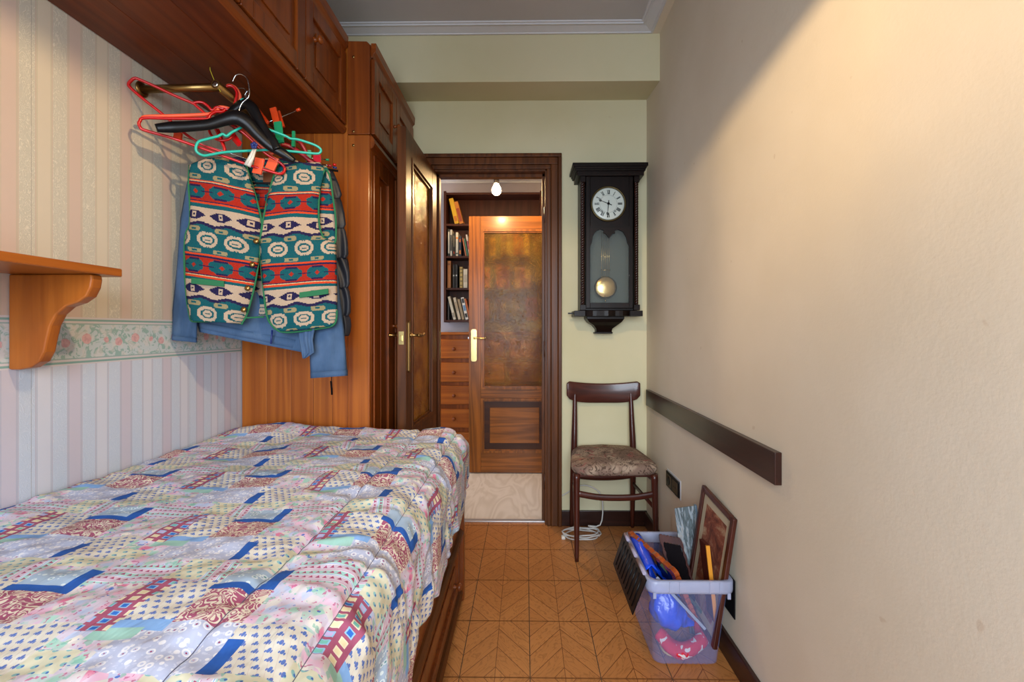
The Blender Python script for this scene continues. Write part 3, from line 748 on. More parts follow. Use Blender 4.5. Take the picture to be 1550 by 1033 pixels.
def q_floral(m, u, v, uv):
    h = m.vor(uv, 60, 'Color'); x, y, z = m.sep(h)
    c = m.ramp(x, [(0, rgb(212, 198, 212)), (0.3, rgb(222, 214, 206)), (0.5, rgb(190, 200, 226)), (0.64, rgb(168, 208, 190)), (0.76, rgb(232, 184, 206)), (0.88, rgb(238, 230, 216)), (0.96, rgb(226, 130, 160))], True)
    d = m.vor(uv, 60, 'Distance')
    c = m.mix(d.sst(0.3, 0.8)*0.6, c, rgb(216, 202, 212))
    n = m.noise(uv, 110, 2); c = m.mix((n > 0.63)*0.8, c, rgb(196, 92, 138))
    n = m.noise(m.xyz(u, v, 5.0), 70, 2); c = m.mix((n > 0.67)*0.9, c, rgb(60, 108, 190))
    n = m.noise(m.xyz(u, v, 9.0), 60, 2); return m.mix((n > 0.62)*0.7, c, rgb(132, 190, 170))
def q_tulip(m, u, v, uv):
    c = CREAM
    x, y, a, b = cellc(u, v, 0.0165, 0.014)
    g = ell(x, y, 0.0024, 0.0040)._m('MAXIMUM', ell(x-0.0036, y+0.002, 0.0012, 0.0026))._m('MAXIMUM', ell(x+0.0036, y+0.001, 0.0012, 0.0022))
    c = m.mix(g*0.9, c, rgb(52, 100, 184))
    l = ((u+v*0.3)/0.0095).frac() < 0.06
    return m.mix(l*0.3, c, rgb(190, 130, 130))
def q_drops(m, u, v, uv):
    x, y, a, b = cellc(u, v, 0.018, 0.013)
    c = m.mix(ell(x, y, 0.0042, 0.0032), YEL, rgb(140, 186, 186))
    return m.mix(ell(x-0.002, y-0.0005, 0.0017, 0.0016), c, rgb(70, 100, 170))
def q_dots(m, u, v, uv):
    d = m.vor(uv, 84, 'Distance', rand=0.7)
    c = m.mix((d > 0.25)*(d < 0.43)*0.85, rgb(186, 190, 212), WHT)
    c = m.mix(d < 0.13, c, rgb(150, 56, 96))
    return m.mix((m.noise(uv, 150, 1) > 0.60)*0.5, c, rgb(224, 224, 236))
def q_leaf(m, u, v, uv):
    d = m.vor(uv, 84, 'Distance', rand=0.7)
    c = m.mix((d > 0.22)*(d < 0.38)*0.9, rgb(170, 190, 210), rgb(226, 236, 236))
    return m.mix(d < 0.12, c, rgb(80, 150, 140))
def q_pais(m, u, v, uv):
    n = m.noise(uv, 44, 1, 0.5, 1.0)
    w_ = ((n*48.0).sin()) > 0.15
    d = m.vor(uv, 34, 'Distance', rand=0.8)
    w_ = w_._m('MAXIMUM', (d > 0.16)*(d < 0.22)); w_ = w_*(d > 0.12)
    return m.mix(w_, MAR, rgb(226, 212, 190))
def q_tri(m, u, v, uv, sw=False):
    if sw: u, v = v, u
    t = (v/0.030).frac()
    c = m.ramp(t, [(0, PINKL), (0.26, WHT), (0.31, SKY), (0.36, WHT), (0.41, MINTL), (0.72, WHT), (0.77, rgb(206, 160, 190)), (0.82, PINKL)], True)
    for off, t0 in ((0.0, 0.50), (0.0055, 0.02)):
        x = (((u+off)/0.0115).frac()-0.5).abs()*0.0115
        y = (t-t0)*0.030
        tri = (x < (0.0040-y*0.62))*(y > 0.0)*(y < 0.0072)
        c = m.mix(tri, c, rgb(172, 74, 110))
    return c
def q_diag(m, u, v, uv): return q_tri(m, u+v*0.25, v, uv, True)
def q_check(m, u, v, uv):
    x, y, a, b = cellc(u-0.003, v, 0.0225, 0.0165, 0.0)
    mxd = (x/1.25).abs()._m('MAXIMUM', y.abs())
    h = m.hash(m.xyz(a, b, 1.0))
    inn = m.ramp(h, [(0, rgb(230, 214, 170)), (0.35, rgb(120, 190, 176)), (0.6, rgb(52, 110, 196)), (0.8, rgb(196, 176, 214))], True)
    c = m.mix(mxd < 0.0054, MAR, m.mix(h > 0.5, rgb(232, 220, 190), rgb(150, 190, 220)))
    return m.mix(mxd < 0.0036, c, inn)
def q_mint(m, u, v, uv):
    return m.mix((m.noise(uv, 14, 1)-0.5).abs()*1.2, rgb(156, 200, 186), rgb(196, 220, 206))
QM = [qm('quilt_floral', q_floral), qm('quilt_tulips', q_tulip), qm('quilt_drops', q_drops), qm('quilt_dots', q_dots), qm('quilt_leaves', q_leaf),
      qm('quilt_paisley', q_pais), qm('quilt_triangles', q_tri), qm('quilt_stripes', q_diag), qm('quilt_checks', q_check),
      qm('quilt_blue', lambda m, u, v, uv: m.mix(m.noise(uv, 200, 1)*0.3, BLUE, rgb(20, 60, 140))), qm('quilt_sky', lambda m, u, v, uv: m.mix(m.noise(uv, 60, 1)*0.5, SKY, rgb(120, 160, 214))), qm('quilt_mint', q_mint),
      plain('quilt_stitch', rgb(96, 92, 110), 0.9)]
RC = [(6, 0.0, 0.125, 0.195, 0.262), (2, 0.125, 0.185, 0.212, 0.285), (7, 0.182, 0.235, 0.190, 0.272), (4, 0.235, 0.312, 0.187, 0.240), (2, 0.22, 0.30, 0.25, 0.285),
      (5, 0.225, 0.330, 0.088, 0.170), (1, 0.158, 0.235, 0.085, 0.200), (1, 0.0, 0.10, 0.0, 0.088), (2, 0.10, 0.16, 0.0, 0.04), (3, 0.185, 0.330, 0.0, 0.088),
      (10, 0.155, 0.230, 0.075, 0.098), (11, 0.140, 0.205, 0.055, 0.077), (8, 0.110, 0.158, 0.072, 0.207), (9, 0.225, 0.330, 0.170, 0.187), (9, 0.312, 0.330, 0.170, 0.236),
      (9, 0.0, 0.022, 0.0, 0.062)]
GS = 0.0055
QW, QT0, QT1 = 1.285, -0.14, 1.925
nu, nv = int(QW/GS), int((QT1-QT0)/0.0057)
XF = -0.338; FL = XF-(XL+0.008); RAD = 0.088; ARC = RAD*PI/2
def nz(x, y, z=0.0): return noise.noise(Vector((x, y, z)))
def qpos(s, t):
    drop = max(0.0, s-FL-ARC); a = min(max(0.0, s-FL), ARC)/RAD
    k = (min(t, 1.2)/1.2); hem = 0.66-0.0
    x = XL+0.008+min(s, FL)+RAD*math.sin(a); z = 0.712-RAD*(1-math.cos(a))
    scale = 0.70+0.31*max(0, 1-t/1.9)+0.10*nz(t*3.0, 3.1)
    z -= drop*scale
    x += drop*(-0.06+0.15*nz(t*5.0, 7.0))
    e = max(0.0, min(1.0, (s-FL+0.30)/0.35))     # nearer the edge, more folds
    h = 0.010*nz(s*3.2, t*2.4, 1)+0.006*nz(s*9-t*5, t*5, 2)
    f1 = nz((s*0.5+t*1.0)*9, (s-t*0.4)*2.2, 4); h += 0.011*(1-abs(f1)*2.2)*(0.35+0.65*e)*0.8
    f2 = nz((t-s*0.25)*16, s*2.5, 6); h += 0.006*(1-abs(f2)*2.4)*e
    h += 0.0035*nz(s*30, t*30, 9)
    h += 0.040*math.exp(-(((s-0.19)/0.16)**2+((t-1.86)/0.10)**2))+0.010*math.exp(-((s-0.55)/0.25)**2-((t-1.86)/0.06)**2)
    for ss in (FL-0.095, FL+0.055): h -= 0.010*math.exp(-((s-ss)/0.008)**2)
    tu = max(0.0, (t-1.865)/0.06)
    z -= 0.020*tu*tu*(1-0.4*a)
    nx, nzv = math.sin(a), math.cos(a)
    if drop > 0: h *= 1.0+drop*5; h = abs(h)*0.6+h*0.4+0.004
    x += nx*h; z += nzv*h
    sw = max(0.0, -nz(t*4.0+2, 1.0))*drop*0.25
    return Vector((min(x, -0.236), t, z+sw))
mb = MB(); uvs = []
for j in range(nv+1):
    for i in range(nu+1):
        s_, t_ = i*GS, QT0+j*0.0057
        t_ = min(t_, QT1)
        mb.v.append(qpos(s_, t_)); uvs.append((XL+0.008+s_, t_))
seams = [int(round((FL-0.095)/GS)), int(round((FL+0.055)/GS))]
for j in range(nv):
    tt = QT0+(j+0.5)*0.0057; k = math.floor((tt-0.54)/0.285); vv = (tt-0.54)-k*0.285
    for i in range(nu):
        uu = (XL+0.008+(i+0.5)*GS+0.591+0.1485*k+0.135) % 0.33
        mi = 0
        for (q, a0, a1, b0, b1) in RC:
            if a0 <= uu < a1 and b0 <= vv < b1: mi = q
        a = j*(nu+1)+i
        mb.f.append([a, a+1, a+nu+2, a+nu+1]); mb.sm.append(True)
        if mi: mb.mi[len(mb.f)-1] = mi
me = bpy.data.meshes.new('quilt'); QO = Vector((-0.74, 0.9, 0.69))
me.from_pydata([p-QO for p in mb.v], [], mb.f)
for q in QM: me.materials.append(q)
me.polygons.foreach_set('use_smooth', [True]*len(mb.f))
mis = [0]*len(mb.f)
for k_, q in mb.mi.items(): mis[k_] = q
me.polygons.foreach_set('material_index', mis)
ul = me.uv_layers.new(name='UVMap'); fl = []
for f in mb.f:
    for i in f: fl += uvs[i]
ul.data.foreach_set('uv', fl)
qo = bpy.data.objects.new('quilt', me); COL.objects.link(qo); qo.location = QO
sm_ = qo.modifiers.new('solid', 'SOLIDIFY'); sm_.thickness = 0.012; sm_.offset = -1
tag(qo, 'pastel patchwork print quilt with royal blue bars spread over the bed', 'quilt')
for ss in (FL-0.095, FL+0.055):
    pts = [qpos(ss, 0.0+(1.9)*i/380)+Vector((0.0, 0, 0.0005)) for i in range(381)]
    obj('stitch_seam', MB().tube(pts, 0.0008, 5), QM[12], qo)

# ------------------------------------------------------------------ dining chair
cf = Mat('floral_seat_fabric', 0.85, 0.2); p_ = cf.coord()
c = cf.mix(cf.noise(p_, 9, 2, 0.5, 0.8).sst(0.42, 0.6), rgb(128, 104, 90), rgb(164, 142, 122))
c = cf.mix(cf.noise(p_, 12, 2, 0.5, 1.5).sst(0.60, 0.66), c, rgb(150, 92, 84))
c = cf.mix(((cf.noise(p_, 20, 2, 0.5, 1.2)*30.0).sin() > 0.80)*0.8, c, rgb(70, 52, 42))
c = cf.mix(cf.vor(p_, 22).sst(0.18, 0.14)*0.6, c, rgb(110, 96, 70))
cf.base(c); cf.bump(cf.noise(p_, 300, 1), 0.0006, 0.4)
ch = thing('dining_chair', 'dark brown wooden dining chair with floral padded seat under the clock', 'chair', (0.44, 2.42, 0))
def leg(pts, rr, nm='leg'): return obj(nm, MB().tube(smooth_pts(pts, 6), rr if not isinstance(rr, tuple) else [rr[0]+(rr[1]-rr[0])*min(1, max(0, i/(6*(len(pts)-1)))) for i in range(6*(len(pts)-1)+1)], 12), CHAIRW['Z'], ch)
leg([(0.252, 2.232, 0), (0.252, 2.236, 0.2), (0.252, 2.245, 0.425)], (0.010, 0.0185))
leg([(0.640, 2.232, 0), (0.637, 2.236, 0.2), (0.633, 2.245, 0.425)], (0.010, 0.0185))
def bleg(x0, x1):
    pts = smooth_pts([(x0, 2.622, 0), (x0+(x1-x0)*0.2, 2.600, 0.22), (x0+(x1-x0)*0.5, 2.575, 0.44), (x0+(x1-x0)*0.8, 2.588, 0.62), (x1, 2.606, 0.80)], 6)
    N = len(pts); obj('leg', MB().tube(pts, [0.010+0.008*math.sin(PI*min(1, i/(N-1)*1.02)) for i in range(N)], 12), CHAIRW['Z'], ch)
bleg(0.266, 0.284); bleg(0.614, 0.600)
# seat cushion: puffy rounded trapezoid
mb = MB(); R_, C_ = 10, 40
def seat_pt(th, k):
    ex = abs(math.cos(th))**0.42*math.copysign(1, math.cos(th)); ey = abs(math.sin(th))**0.42*math.copysign(1, math.sin(th))
    y = 2.418+ey*0.200*k; hw = 0.218-(y-2.218)/0.40*0.048
    if ey > 0: y -= (1-abs(ex))*-0.012
    return 0.444+ex*hw*k, y
rings = [(1.0, 0.422), (1.03, 0.432), (1.045, 0.448), (1.02, 0.463), (0.94, 0.474), (0.75, 0.481), (0.45, 0.485), (0.12, 0.486)]
for k, z in [(0.9, 0.418)]+rings:
    for i in range(C_):
        x, y = seat_pt(2*PI*i/C_, k); mb.v.append(Vector((x, y, z+0.003*nz(x*12, y*12))))
for r in range(len(rings)):
    for i in range(C_): j = (i+1) % C_; mb.f.append([r*C_+i, r*C_+j, (r+1)*C_+j, (r+1)*C_+i]); mb.sm.append(True)
mb.f.append(list(range(C_))[::-1]); mb.sm.append(False); mb.f.append([len(rings)*C_+i for i in range(C_)]); mb.sm.append(True)
obj('seat', mb, cf.mat, ch)
m = MB().box(0.262, 0.626, 2.244, 2.258, 0.408, 0.420); obj('seat_rail', m, CHAIRW['X'], ch, bevel=0.002)
obj('back_rail', MB().tube(smooth_pts([(0.276, 2.588, 0.312), (0.35, 2.590, 0.300), (0.442, 2.590, 0.296), (0.53, 2.590, 0.300), (0.606, 2.588, 0.312)], 5), 0.009, 8, flat=2.2), CHAIRW['X'], ch)
for s0, s1 in ((0.256, 0.277), (0.632, 0.607)):
    obj('seat_rail', MB().hexa([(s0-0.008, 2.25, 0.385), (s0+0.008, 2.25, 0.385), (s1+0.008, 2.575, 0.375), (s1-0.008, 2.575, 0.375), (s0-0.008, 2.25, 0.418), (s0+0.008, 2.25, 0.418), (s1+0.008, 2.575, 0.418), (s1-0.008, 2.575, 0.418)]), CHAIRW['Y'], ch, bevel=0.002)
obj('stretcher', MB().tube(smooth_pts([(0.256, 2.238, 0.328), (0.35, 2.238, 0.312), (0.444, 2.238, 0.308), (0.54, 2.238, 0.312), (0.634, 2.238, 0.328)], 5), 0.008, 8, flat=2.0), CHAIRW['X'], ch)
for s0, s1 in ((0.253, 0.272), (0.636, 0.610)):
    obj('stretcher', MB().tube([(s0, 2.24, 0.255), (s1, 2.59, 0.262)], 0.007, 8, flat=1.6), CHAIRW['Y'], ch)
mb = MB(); NX = 24; prof = []
for i in range(NX+1):
    u = i/NX*2-1; x = 0.443+u*0.208; yb_ = 2.592+0.028*(1-u*u)
    zt = 0.842-0.018*(1-u*u)+0.0; zb = 0.748-0.034*(1-u**4)
    rnd_ = max(0, (abs(u)-0.93)/0.07); zt -= 0.012*rnd_**2; zb += 0.012*rnd_**2
    mb.v += [Vector(q) for q in ((x, yb_-0.012, zb), (x, yb_-0.012, zt), (x, yb_+0.006, zt), (x, yb_+0.006, zb))]
for i in range(NX):
    for k in range(4): mb.f.append([i*4+k, i*4+(k+1) % 4, i*4+4+(k+1) % 4, i*4+4+k]); mb.sm.append(True)
mb.f += [[3, 2, 1, 0], [NX*4+k for k in range(4)]]; mb.sm += [False, False]
obj('backrest', mb, CHAIRW['X'], ch, bevel=0.006)

# coiled cable behind the chair
pts = []
for i in range(90):
    a = 2*PI*i/28; r = 0.098+0.008*math.sin(i*0.37); pts.append(Vector((0.306+r*math.cos(a), 2.492+r*0.62*math.sin(a)+0.004*math.sin(i), 0.006+0.00035*i*0.9+0.003*abs(math.sin(i*0.5)))))
pts += [Vector(q) for q in ((0.415, 2.53, 0.05), (0.438, 2.58, 0.13), (0.425, 2.615, 0.20), (0.36, 2.625, 0.235), (0.30, 2.632, 0.228), (0.235, 2.638, 0.185), (0.205, 2.64, 0.17))]
cb = obj('cable', MB().tube(smooth_pts(pts, 3), 0.0038, 7), WHITEC, loc=(0.306, 2.49, 0))
tag(cb, 'coiled white cable lying on the floor under the dining chair', 'cable')
obj('plug', MB().box(0.196, 0.216, 2.455, 2.480, 0.001, 0.018), WHITEP, cb, bevel=0.003)

# ------------------------------------------------------------------ wall clock
YC = 2.505
def c_(px, py, Y=YC): q = P(px, py, Y); return q.x, q.z
ck = thing('wall_clock', 'antique black-brown pendulum wall clock with roman dial and twisted columns', 'clock', (0.457, YB, 1.5))
xa, _t = c_(879, 300); xb, _t = c_(967, 300); _t, zt = c_(900, 266); _t, zb = c_(900, 470)
m = MB().box(xa, xa+0.014, YC+0.02, YB-0.001, zb, zt).box(xb-0.014, xb, YC+0.02, YB-0.001, zb, zt).box(xa+0.014, xb-0.014, YB-0.012, YB-0.001, zb, zt)
m.box(xa+0.014, xb-0.014, YC+0.02, YB-0.012, zt-0.012, zt).box(xa+0.014, xb-0.014, YC+0.02, YB-0.012, zb, zb+0.012)
obj('case', m, CLOCKW['Z'], ck, bevel=0.002)
back = Mat('faded_green_backboard', 0.6); back.base(rgb(58, 70, 62))
obj('backboard', MB().box(xa+0.015, xb-0.015, YB-0.016, YB-0.0125, zb+0.012, zt-0.012), back.mat, ck)
d0, _t = c_(887, 300); d1, _t = c_(958, 300); w0, _t = c_(893.3, 300); w1, _t = c_(952.3, 300); _t, wz = c_(900, 458.5); _t, wt = c_(900, 343)
dm = MB().box(d0, w0, YC, YC+0.018, zb+0.012, zt).box(w1, d1, YC, YC+0.018, zb+0.012, zt).box(w0, w1, YC, YC+0.018, zb+0.012, wz).box(w0, w1, YC, YC+0.018, wt, zt)
dor = obj('door', dm, CLOCKW['Z'], ck, bevel=0.0015)
arch = [(893, 342), (953, 342), (953, 374), (950, 368), (948, 359), (943, 351), (936, 347.5), (930, 349), (931, 353), (927, 354), (922, 361), (917, 354), (913, 353), (914, 349), (908, 346.5), (902, 350), (897, 358), (896, 367), (893, 374)]
obj('scroll_fretwork', MB().prism([c_(a, b) for a, b in arch], lambda a, b, d: Vector((a, d, b)), YC-0.002, YC+0.010), CLOCKW['X'], dor)
gl = Mat('clock_glass', 0.03, 0.4, Alpha=0.10); gl.base((0.35, 0.4, 0.4, 1))
obj('glass', MB().box(w0, w1, YC+0.012, YC+0.014, wz, wt), gl.mat, dor)
for px in (882.3, 963.6):
    x, _t = c_(px, 300); _t, z0 = c_(px, 462); _t, z1 = c_(px, 275.5)
    cm = MB()
    for ph in (0, PI*2/3, PI*4/3):
        pts = []
        N = 150
        for i in range(N+1):
            a = ph+2*PI*i/N*17; pts.append((x+0.0062*math.cos(a), YC+0.006+0.0062*math.sin(a), z0+(z1-z0)*i/N))
        cm.tube(pts, 0.0058, 6)
    obj('twisted_column', cm, woods('column_wood', rgb(52, 22, 14), rgb(24, 9, 6), rough=0.25, coat=0.4)['Z'] if px < 900 else bpy.data.materials['column_wood_Z'], ck)
    obj('column_block', MB().box(x-0.0165, x+0.0165, YC-0.010, YC+0.020, zb, z0+0.002), CLOCKW['Z'], ck, bevel=0.002)
    obj('column_block', MB().box(x-0.0145, x+0.0145, YC-0.008, YC+0.020, z1-0.002, zt), CLOCKW['Z'], ck, bevel=0.002)
# cornice, widening upwards
for (pxa, pxb, pya, pyb, Y) in ((867, 981.5, 246, 250.5, 2.455), (869.5, 979, 250.5, 254.5, 2.462), (871, 977.5, 254.5, 258, 2.468), (873.5, 975, 258, 265.5, 2.480)):
    x0, z1 = c_(pxa, pya, Y); x1, z0 = c_(pxb, pyb, Y)
    obj('cornice', MB().box(x0, x1, Y, YB-0.001, z0+0.0003, z1), CLOCKW['X'], ck, bevel=0.002)
# base shelf with bowed middle and end blocks, corbel below
Yb_ = 2.485
x0, z1 = c_(869.5, 470.5, Yb_); x1, z0 = c_(973, 478.8, Yb_); bxm0, _t = c_(886, 470, Yb_); bxm1, _t = c_(954, 470, Yb_)
poly = [(x0, YB-0.001), (x0, Yb_), (bxm0, Yb_)]
for i in range(13):
    u = i/12; poly.append((bxm0+(bxm1-bxm0)*u, Yb_+0.012-0.024*math.sin(PI*u)**1.0+0.004*math.cos(6*PI*u)))
poly += [(bxm1, Yb_), (x1, Yb_), (x1, YB-0.001)]
obj('base_shelf', MB().prism(poly, lambda a, b, d: Vector((a, b, d)), z0, z1), CLOCKW['X'], ck, bevel=0.001)
hk0, hz_ = c_(859, 475, 2.6); obj('side_hook', MB().box(hk0, x0+0.01, 2.56, 2.575, hz_-0.004, hz_+0.004), CLOCKW['X'], ck)
lv = [(479, 888, 945.5, 0.125), (483, 888.5, 945, 0.125), (488, 892, 941, 0.115), (493, 899, 934, 0.09), (498, 902.5, 927, 0.07), (502.5, 903, 926, 0.06), (503, 900.5, 927.5, 0.065), (505.5, 900.5, 927.5, 0.065)]
mb = MB()
for py, a, b, dp in lv:
    Y = YB-dp; q0 = P(a, py, Y); q1 = P(b, py, Y); zz = q0.z+(0.012 if dp < 0.1 else 0)*0
    mb.v += [Vector((q0.x, YB-0.001, zz)), Vector((q0.x, Y, zz)), Vector((q1.x, Y, zz)), Vector((q1.x, YB-0.001, zz))]
for i in range(len(lv)-1):
    for k in range(4): mb.f.append([i*4+k, i*4+(k+1) % 4, i*4+4+(k+1) % 4, i*4+4+k]); mb.sm.append(False)
mb.f += [[0, 1, 2, 3], [len(lv)*4-4+k for k in range(4)][::-1]]; mb.sm += [False]*2
obj('corbel', mb, CLOCKW['X'], ck, bevel=0.002)
# dial
DC = P(921, 308.5, YC-0.008)
dialm = Mat('white_enamel', 0.25); dialm.base(rgb(196, 204, 196))
RD = 0.0885
dial = obj('dial', MB().lathe([(RD, 0), (RD, 0.004), (RD*0.9, 0.006), (0.001, 0.0065)], (DC.x, YC-0.001, DC.z), (0, -1, 0), 48), dialm.mat, ck)
bz = MB(); bz.tube([(DC.x+math.cos(2*PI*i/64)*(RD+0.004), YC-0.005, DC.z+math.sin(2*PI*i/64)*(RD+0.004)) for i in range(64)], 0.0055, 8, True)
obj('bezel', bz, plain('dull_olive_brass', rgb(84, 72, 44), 0.4, Metallic=0.8), ck)
INK = plain('dial_ink', rgb(18, 16, 18), 0.8, spec=0.1)
yd = YC-0.0078
mn_ = MB(); mn_.tube([(DC.x+math.cos(2*PI*i/64)*0.0475, yd+0.0008, DC.z+math.sin(2*PI*i/64)*0.0475) for i in range(64)], 0.0006, 4, True)
obj('minute_ring', mn_, INK, dial)
def strokes(txt):
    wd_ = {'I': 0.0042, 'V': 0.0085, 'X': 0.0085}; tot = sum(wd_[k] for k in txt); x = -tot/2; out = []
    for k in txt:
        w2 = wd_[k]
        if k == 'I': out.append((x+w2/2, 0, x+w2/2, 1, 0.0029))
        if k == 'V': out += [(x+0.001, 1, x+w2/2, 0, 0.0032), (x+w2-0.001, 1, x+w2/2, 0, 0.0018)]
        if k == 'X': out += [(x+0.001, 1, x+w2-0.001, 0, 0.0024), (x+w2-0.001, 1, x+0.001, 0, 0.0012)]
        x += w2
    return out
for hnum, txt in enumerate(['XII', 'I', 'II', 'III', 'IIII', 'V', 'VI', 'VII', 'VIII', 'IX', 'X', 'XI']):
    a = PI/2-hnum*PI/6; rad = Vector((math.cos(a), 0, math.sin(a))); tan = Vector((math.sin(a), 0, -math.cos(a)))
    nm = MB(); r0, r1 = 0.0525, 0.0745
    for (s0, b0, s1, b1, wd_) in strokes(txt):
        A = rad*(r0+(r1-r0)*b0)+tan*s0; B = rad*(r0+(r1-r0)*b1)+tan*s1
        c0 = Vector((DC.x, yd, DC.z)); q = [c0+A-tan*wd_/2, c0+A+tan*wd_/2, c0+B+tan*wd_/2, c0+B-tan*wd_/2]
        nm.slab(q, 0.0006)
    for s_ in (-1, 1):
        rr = r0 if s_ < 0 else r1; hw = sum({'I': 0.0042, 'V': 0.0085, 'X': 0.0085}[k] for k in txt)/2
        c0 = Vector((DC.x, yd, DC.z))+rad*rr; nm.slab([c0-tan*hw-rad*0.0004, c0+tan*hw-rad*0.0004, c0+tan*hw+rad*0.0004, c0-tan*hw+rad*0.0004], 0.0006)
    obj('numeral', nm, INK, dial)
def hand(name, px, py, r0, tail, yo, blob):
    T_ = P(px, py, YC); dv = Vector((T_.x-DC.x, 0, T_.z-DC.z)); L = dv.length; dv.normalize(); tn = Vector((dv.z, 0, -dv.x))
    c0 = Vector((DC.x, yd-yo, DC.z)); h = MB()
    pts = [c0-dv*tail, c0+dv*L]
    h.slab([pts[0]-tn*0.0022, pts[1]-tn*0.0008, pts[1]+tn*0.0008, pts[0]+tn*0.0022], 0.001)
    h.lathe([(0.007, 0), (0.007, 0.0015), (0.002, 0.002)], c0, (0, -1, 0), 14)
    bc_ = c0+dv*(L*blob); h.tube([bc_+dv*0.0055*math.cos(2*PI*i/16)+tn*0.0050*math.sin(2*PI*i/16) for i in range(16)], 0.0014, 6, True)
    h.lathe([(0.0022, 0), (0.002, 0.001)], bc_, (0, -1, 0), 8)
    obj(name, h, INK, dial)
hand('hour_hand', 905.5, 303.0, 0, 0.020, 0.001, 0.80); hand('minute_hand', 918.5, 330.5, 0, 0.018, 0.003, 0.70)
for px, py in ((910.2, 320.3), (930.8, 320.3)):
    q = P(px, py, YC); obj('winding_hole', MB().tube([(q.x+0.0042*math.cos(2*PI*i/16), yd, q.z+0.0042*math.sin(2*PI*i/16)) for i in range(16)], 0.0014, 6, True), INK, dial)
# pendulum
YP = 2.575
pen = MB()
for px in (910.5, 913, 916, 919, 922): a = P(px, 352, YP); b = P(px, 420, YP); pen.tube([a, (a.x, YP, b.z)], 0.0013, 6)
for py in (389, 409): a = P(908.5, py, YP); b = P(924.5, py, YP); pen.tube([a, b], 0.0016, 6)
pr_ = obj('pendulum_rods', pen, BRASSB, ck)
b = P(916.5, 435.5, YP); obj('pendulum_bob', MB().lathe([(0.062, 0), (0.064, 0.002), (0.055, 0.007), (0.03, 0.011), (0.001, 0.012)], (b.x, YP, b.z), (0, -1, 0), 40), BRASSB, ck)
q = P(916.5, 455.5, YP); obj('rating_nut', MB().lathe([(0.003, -0.006), (0.003, 0.006)], (q.x, YP, q.z), 'Z', 8), BRASSB, ck)

# ------------------------------------------------------------------ brass clothes rail
ra = P(214, 134, 1.425); rb = P(330, 130.5, 1.438)
rr_ = thing('clothes_rail', 'tarnished brass L-shaped clothes rail under the overhead cabinet', 'clothes rail', rb)
obj('wall_arm', MB().tube([(XL+0.001, 1.43, ra.z), (rb.x+0.004, 1.438, rb.z-0.004)], 0.0125, 16), BRASS, rr_)
obj('long_tube', MB().tube([(rb.x, 1.425, rb.z), (rb.x, YW-0.002, rb.z-0.01)], 0.0135, 16), BRASS, rr_)
obj('tube_end', MB().lathe([(0.0095, 0), (0.0095, 0.001), (0.004, 0.0014)], (rb.x, 1.4252, rb.z), (0, -1, 0), 16), STEEL, rr_)
obj('wall_flange', MB().lathe([(0.024, 0), (0.024, 0.003), (0.016, 0.006)], (XL, 1.43, ra.z), (1, 0, 0), 20), BRASS, rr_)
a = P(318, 106, 1.44); obj('string', MB().tube([(a.x, 1.44, 1.968), a, P(326, 126, 1.438), P(334, 139, 1.43)], 0.0011, 5), plain('yellow_string', rgb(186, 170, 40), 0.7), rr_)

# ------------------------------------------------------------------ clothes
def cloth(name, rows, Yf, dep, mat, parent=None, nx=26, sub=5, wave=0.006, seed=0.0, closed=True, uvf=None, label=None, wf=7.0, solid=0.0):
    rws = []; rows = [tuple(q) if len(q) > 3 else (q[0], q[1], q[2], q[0]) for q in rows]
    for i in range(len(rows)-1):
        for k in range(sub):
            t = k/sub; rws.append([rows[i][j]+(rows[i+1][j]-rows[i][j])*t for j in range(len(rows[0]))])
    rws.append(list(rows[-1])); mb = MB(); n = nx
    for r, row in enumerate(rws):
        L, R_, pyl = row[1], row[2], row[0]; pyr = row[3] if len(row) > 3 else pyl
        ring = []
        for i in range(n+1):
            u = i/n; px = L+(R_-L)*u; py = pyl+(pyr-pyl)*u
            fx = wave*math.sin(u*wf*2+2.1*nz(py*0.012, seed)*3+seed)+wave*0.9*nz(px*0.03, py*0.02, seed)
            ring.append((px, py, Yf(px)-dep*math.sqrt(max(0, 1-(2*u-1)**2))+fx))
        if closed:
            for i in range(n-1, 0, -1):
                u = i/n; px = L+(R_-L)*u; py = pyl+(pyr-pyl)*u
                ring.append((px, py, Yf(px)+dep*0.8*math.sqrt(max(0, 1-(2*u-1)**2))))
        mb.v += [P(*q) for q in ring]; m_ = len(ring)
        if r:
            for i in range(m_ if closed else m_-1):
                j = (i+1) % m_; mb.f.append([(r-1)*m_+i, (r-1)*m_+j, r*m_+j, r*m_+i]); mb.sm.append(True)
    if closed: mb.f += [list(range(m_))[::-1], [(len(rws)-1)*m_+i for i in range(m_)]]; mb.sm += [False]*2
    o_ = root_loc(parent) if parent else Vector((0, 0, 0))
    mb.v = [Vector((max(q.x, XL+0.006), q.y, q.z)) for q in mb.v]
    o = obj(name, mb, mat, parent, label=label, solid=solid)
    if uvf:
        ul = o.data.uv_layers.new(name='UVMap')
        for lp in o.data.loops:
            q = o.data.vertices[lp.vertex_index].co+o_; ul.data[lp.index].uv = uvf(q)
    return o

denim = Mat('blue_cotton', 0.85, 0.2); x_, y_, z_ = denim.sep(denim.coord())
denim.base(denim.mix(denim.noise(denim.coord(), 9, 3).sst(0.35, 0.7)*0.6+denim.noise(denim.xyz(x_, y_, z_*0.2), 250, 1)*0.3, rgb(58, 82, 112), rgb(84, 108, 140)))
denim.bump(denim.noise(denim.coord(), 260, 2), 0.0008, 0.4)
puff = plain('dark_grey_nylon', rgb(34, 38, 50), 0.5)

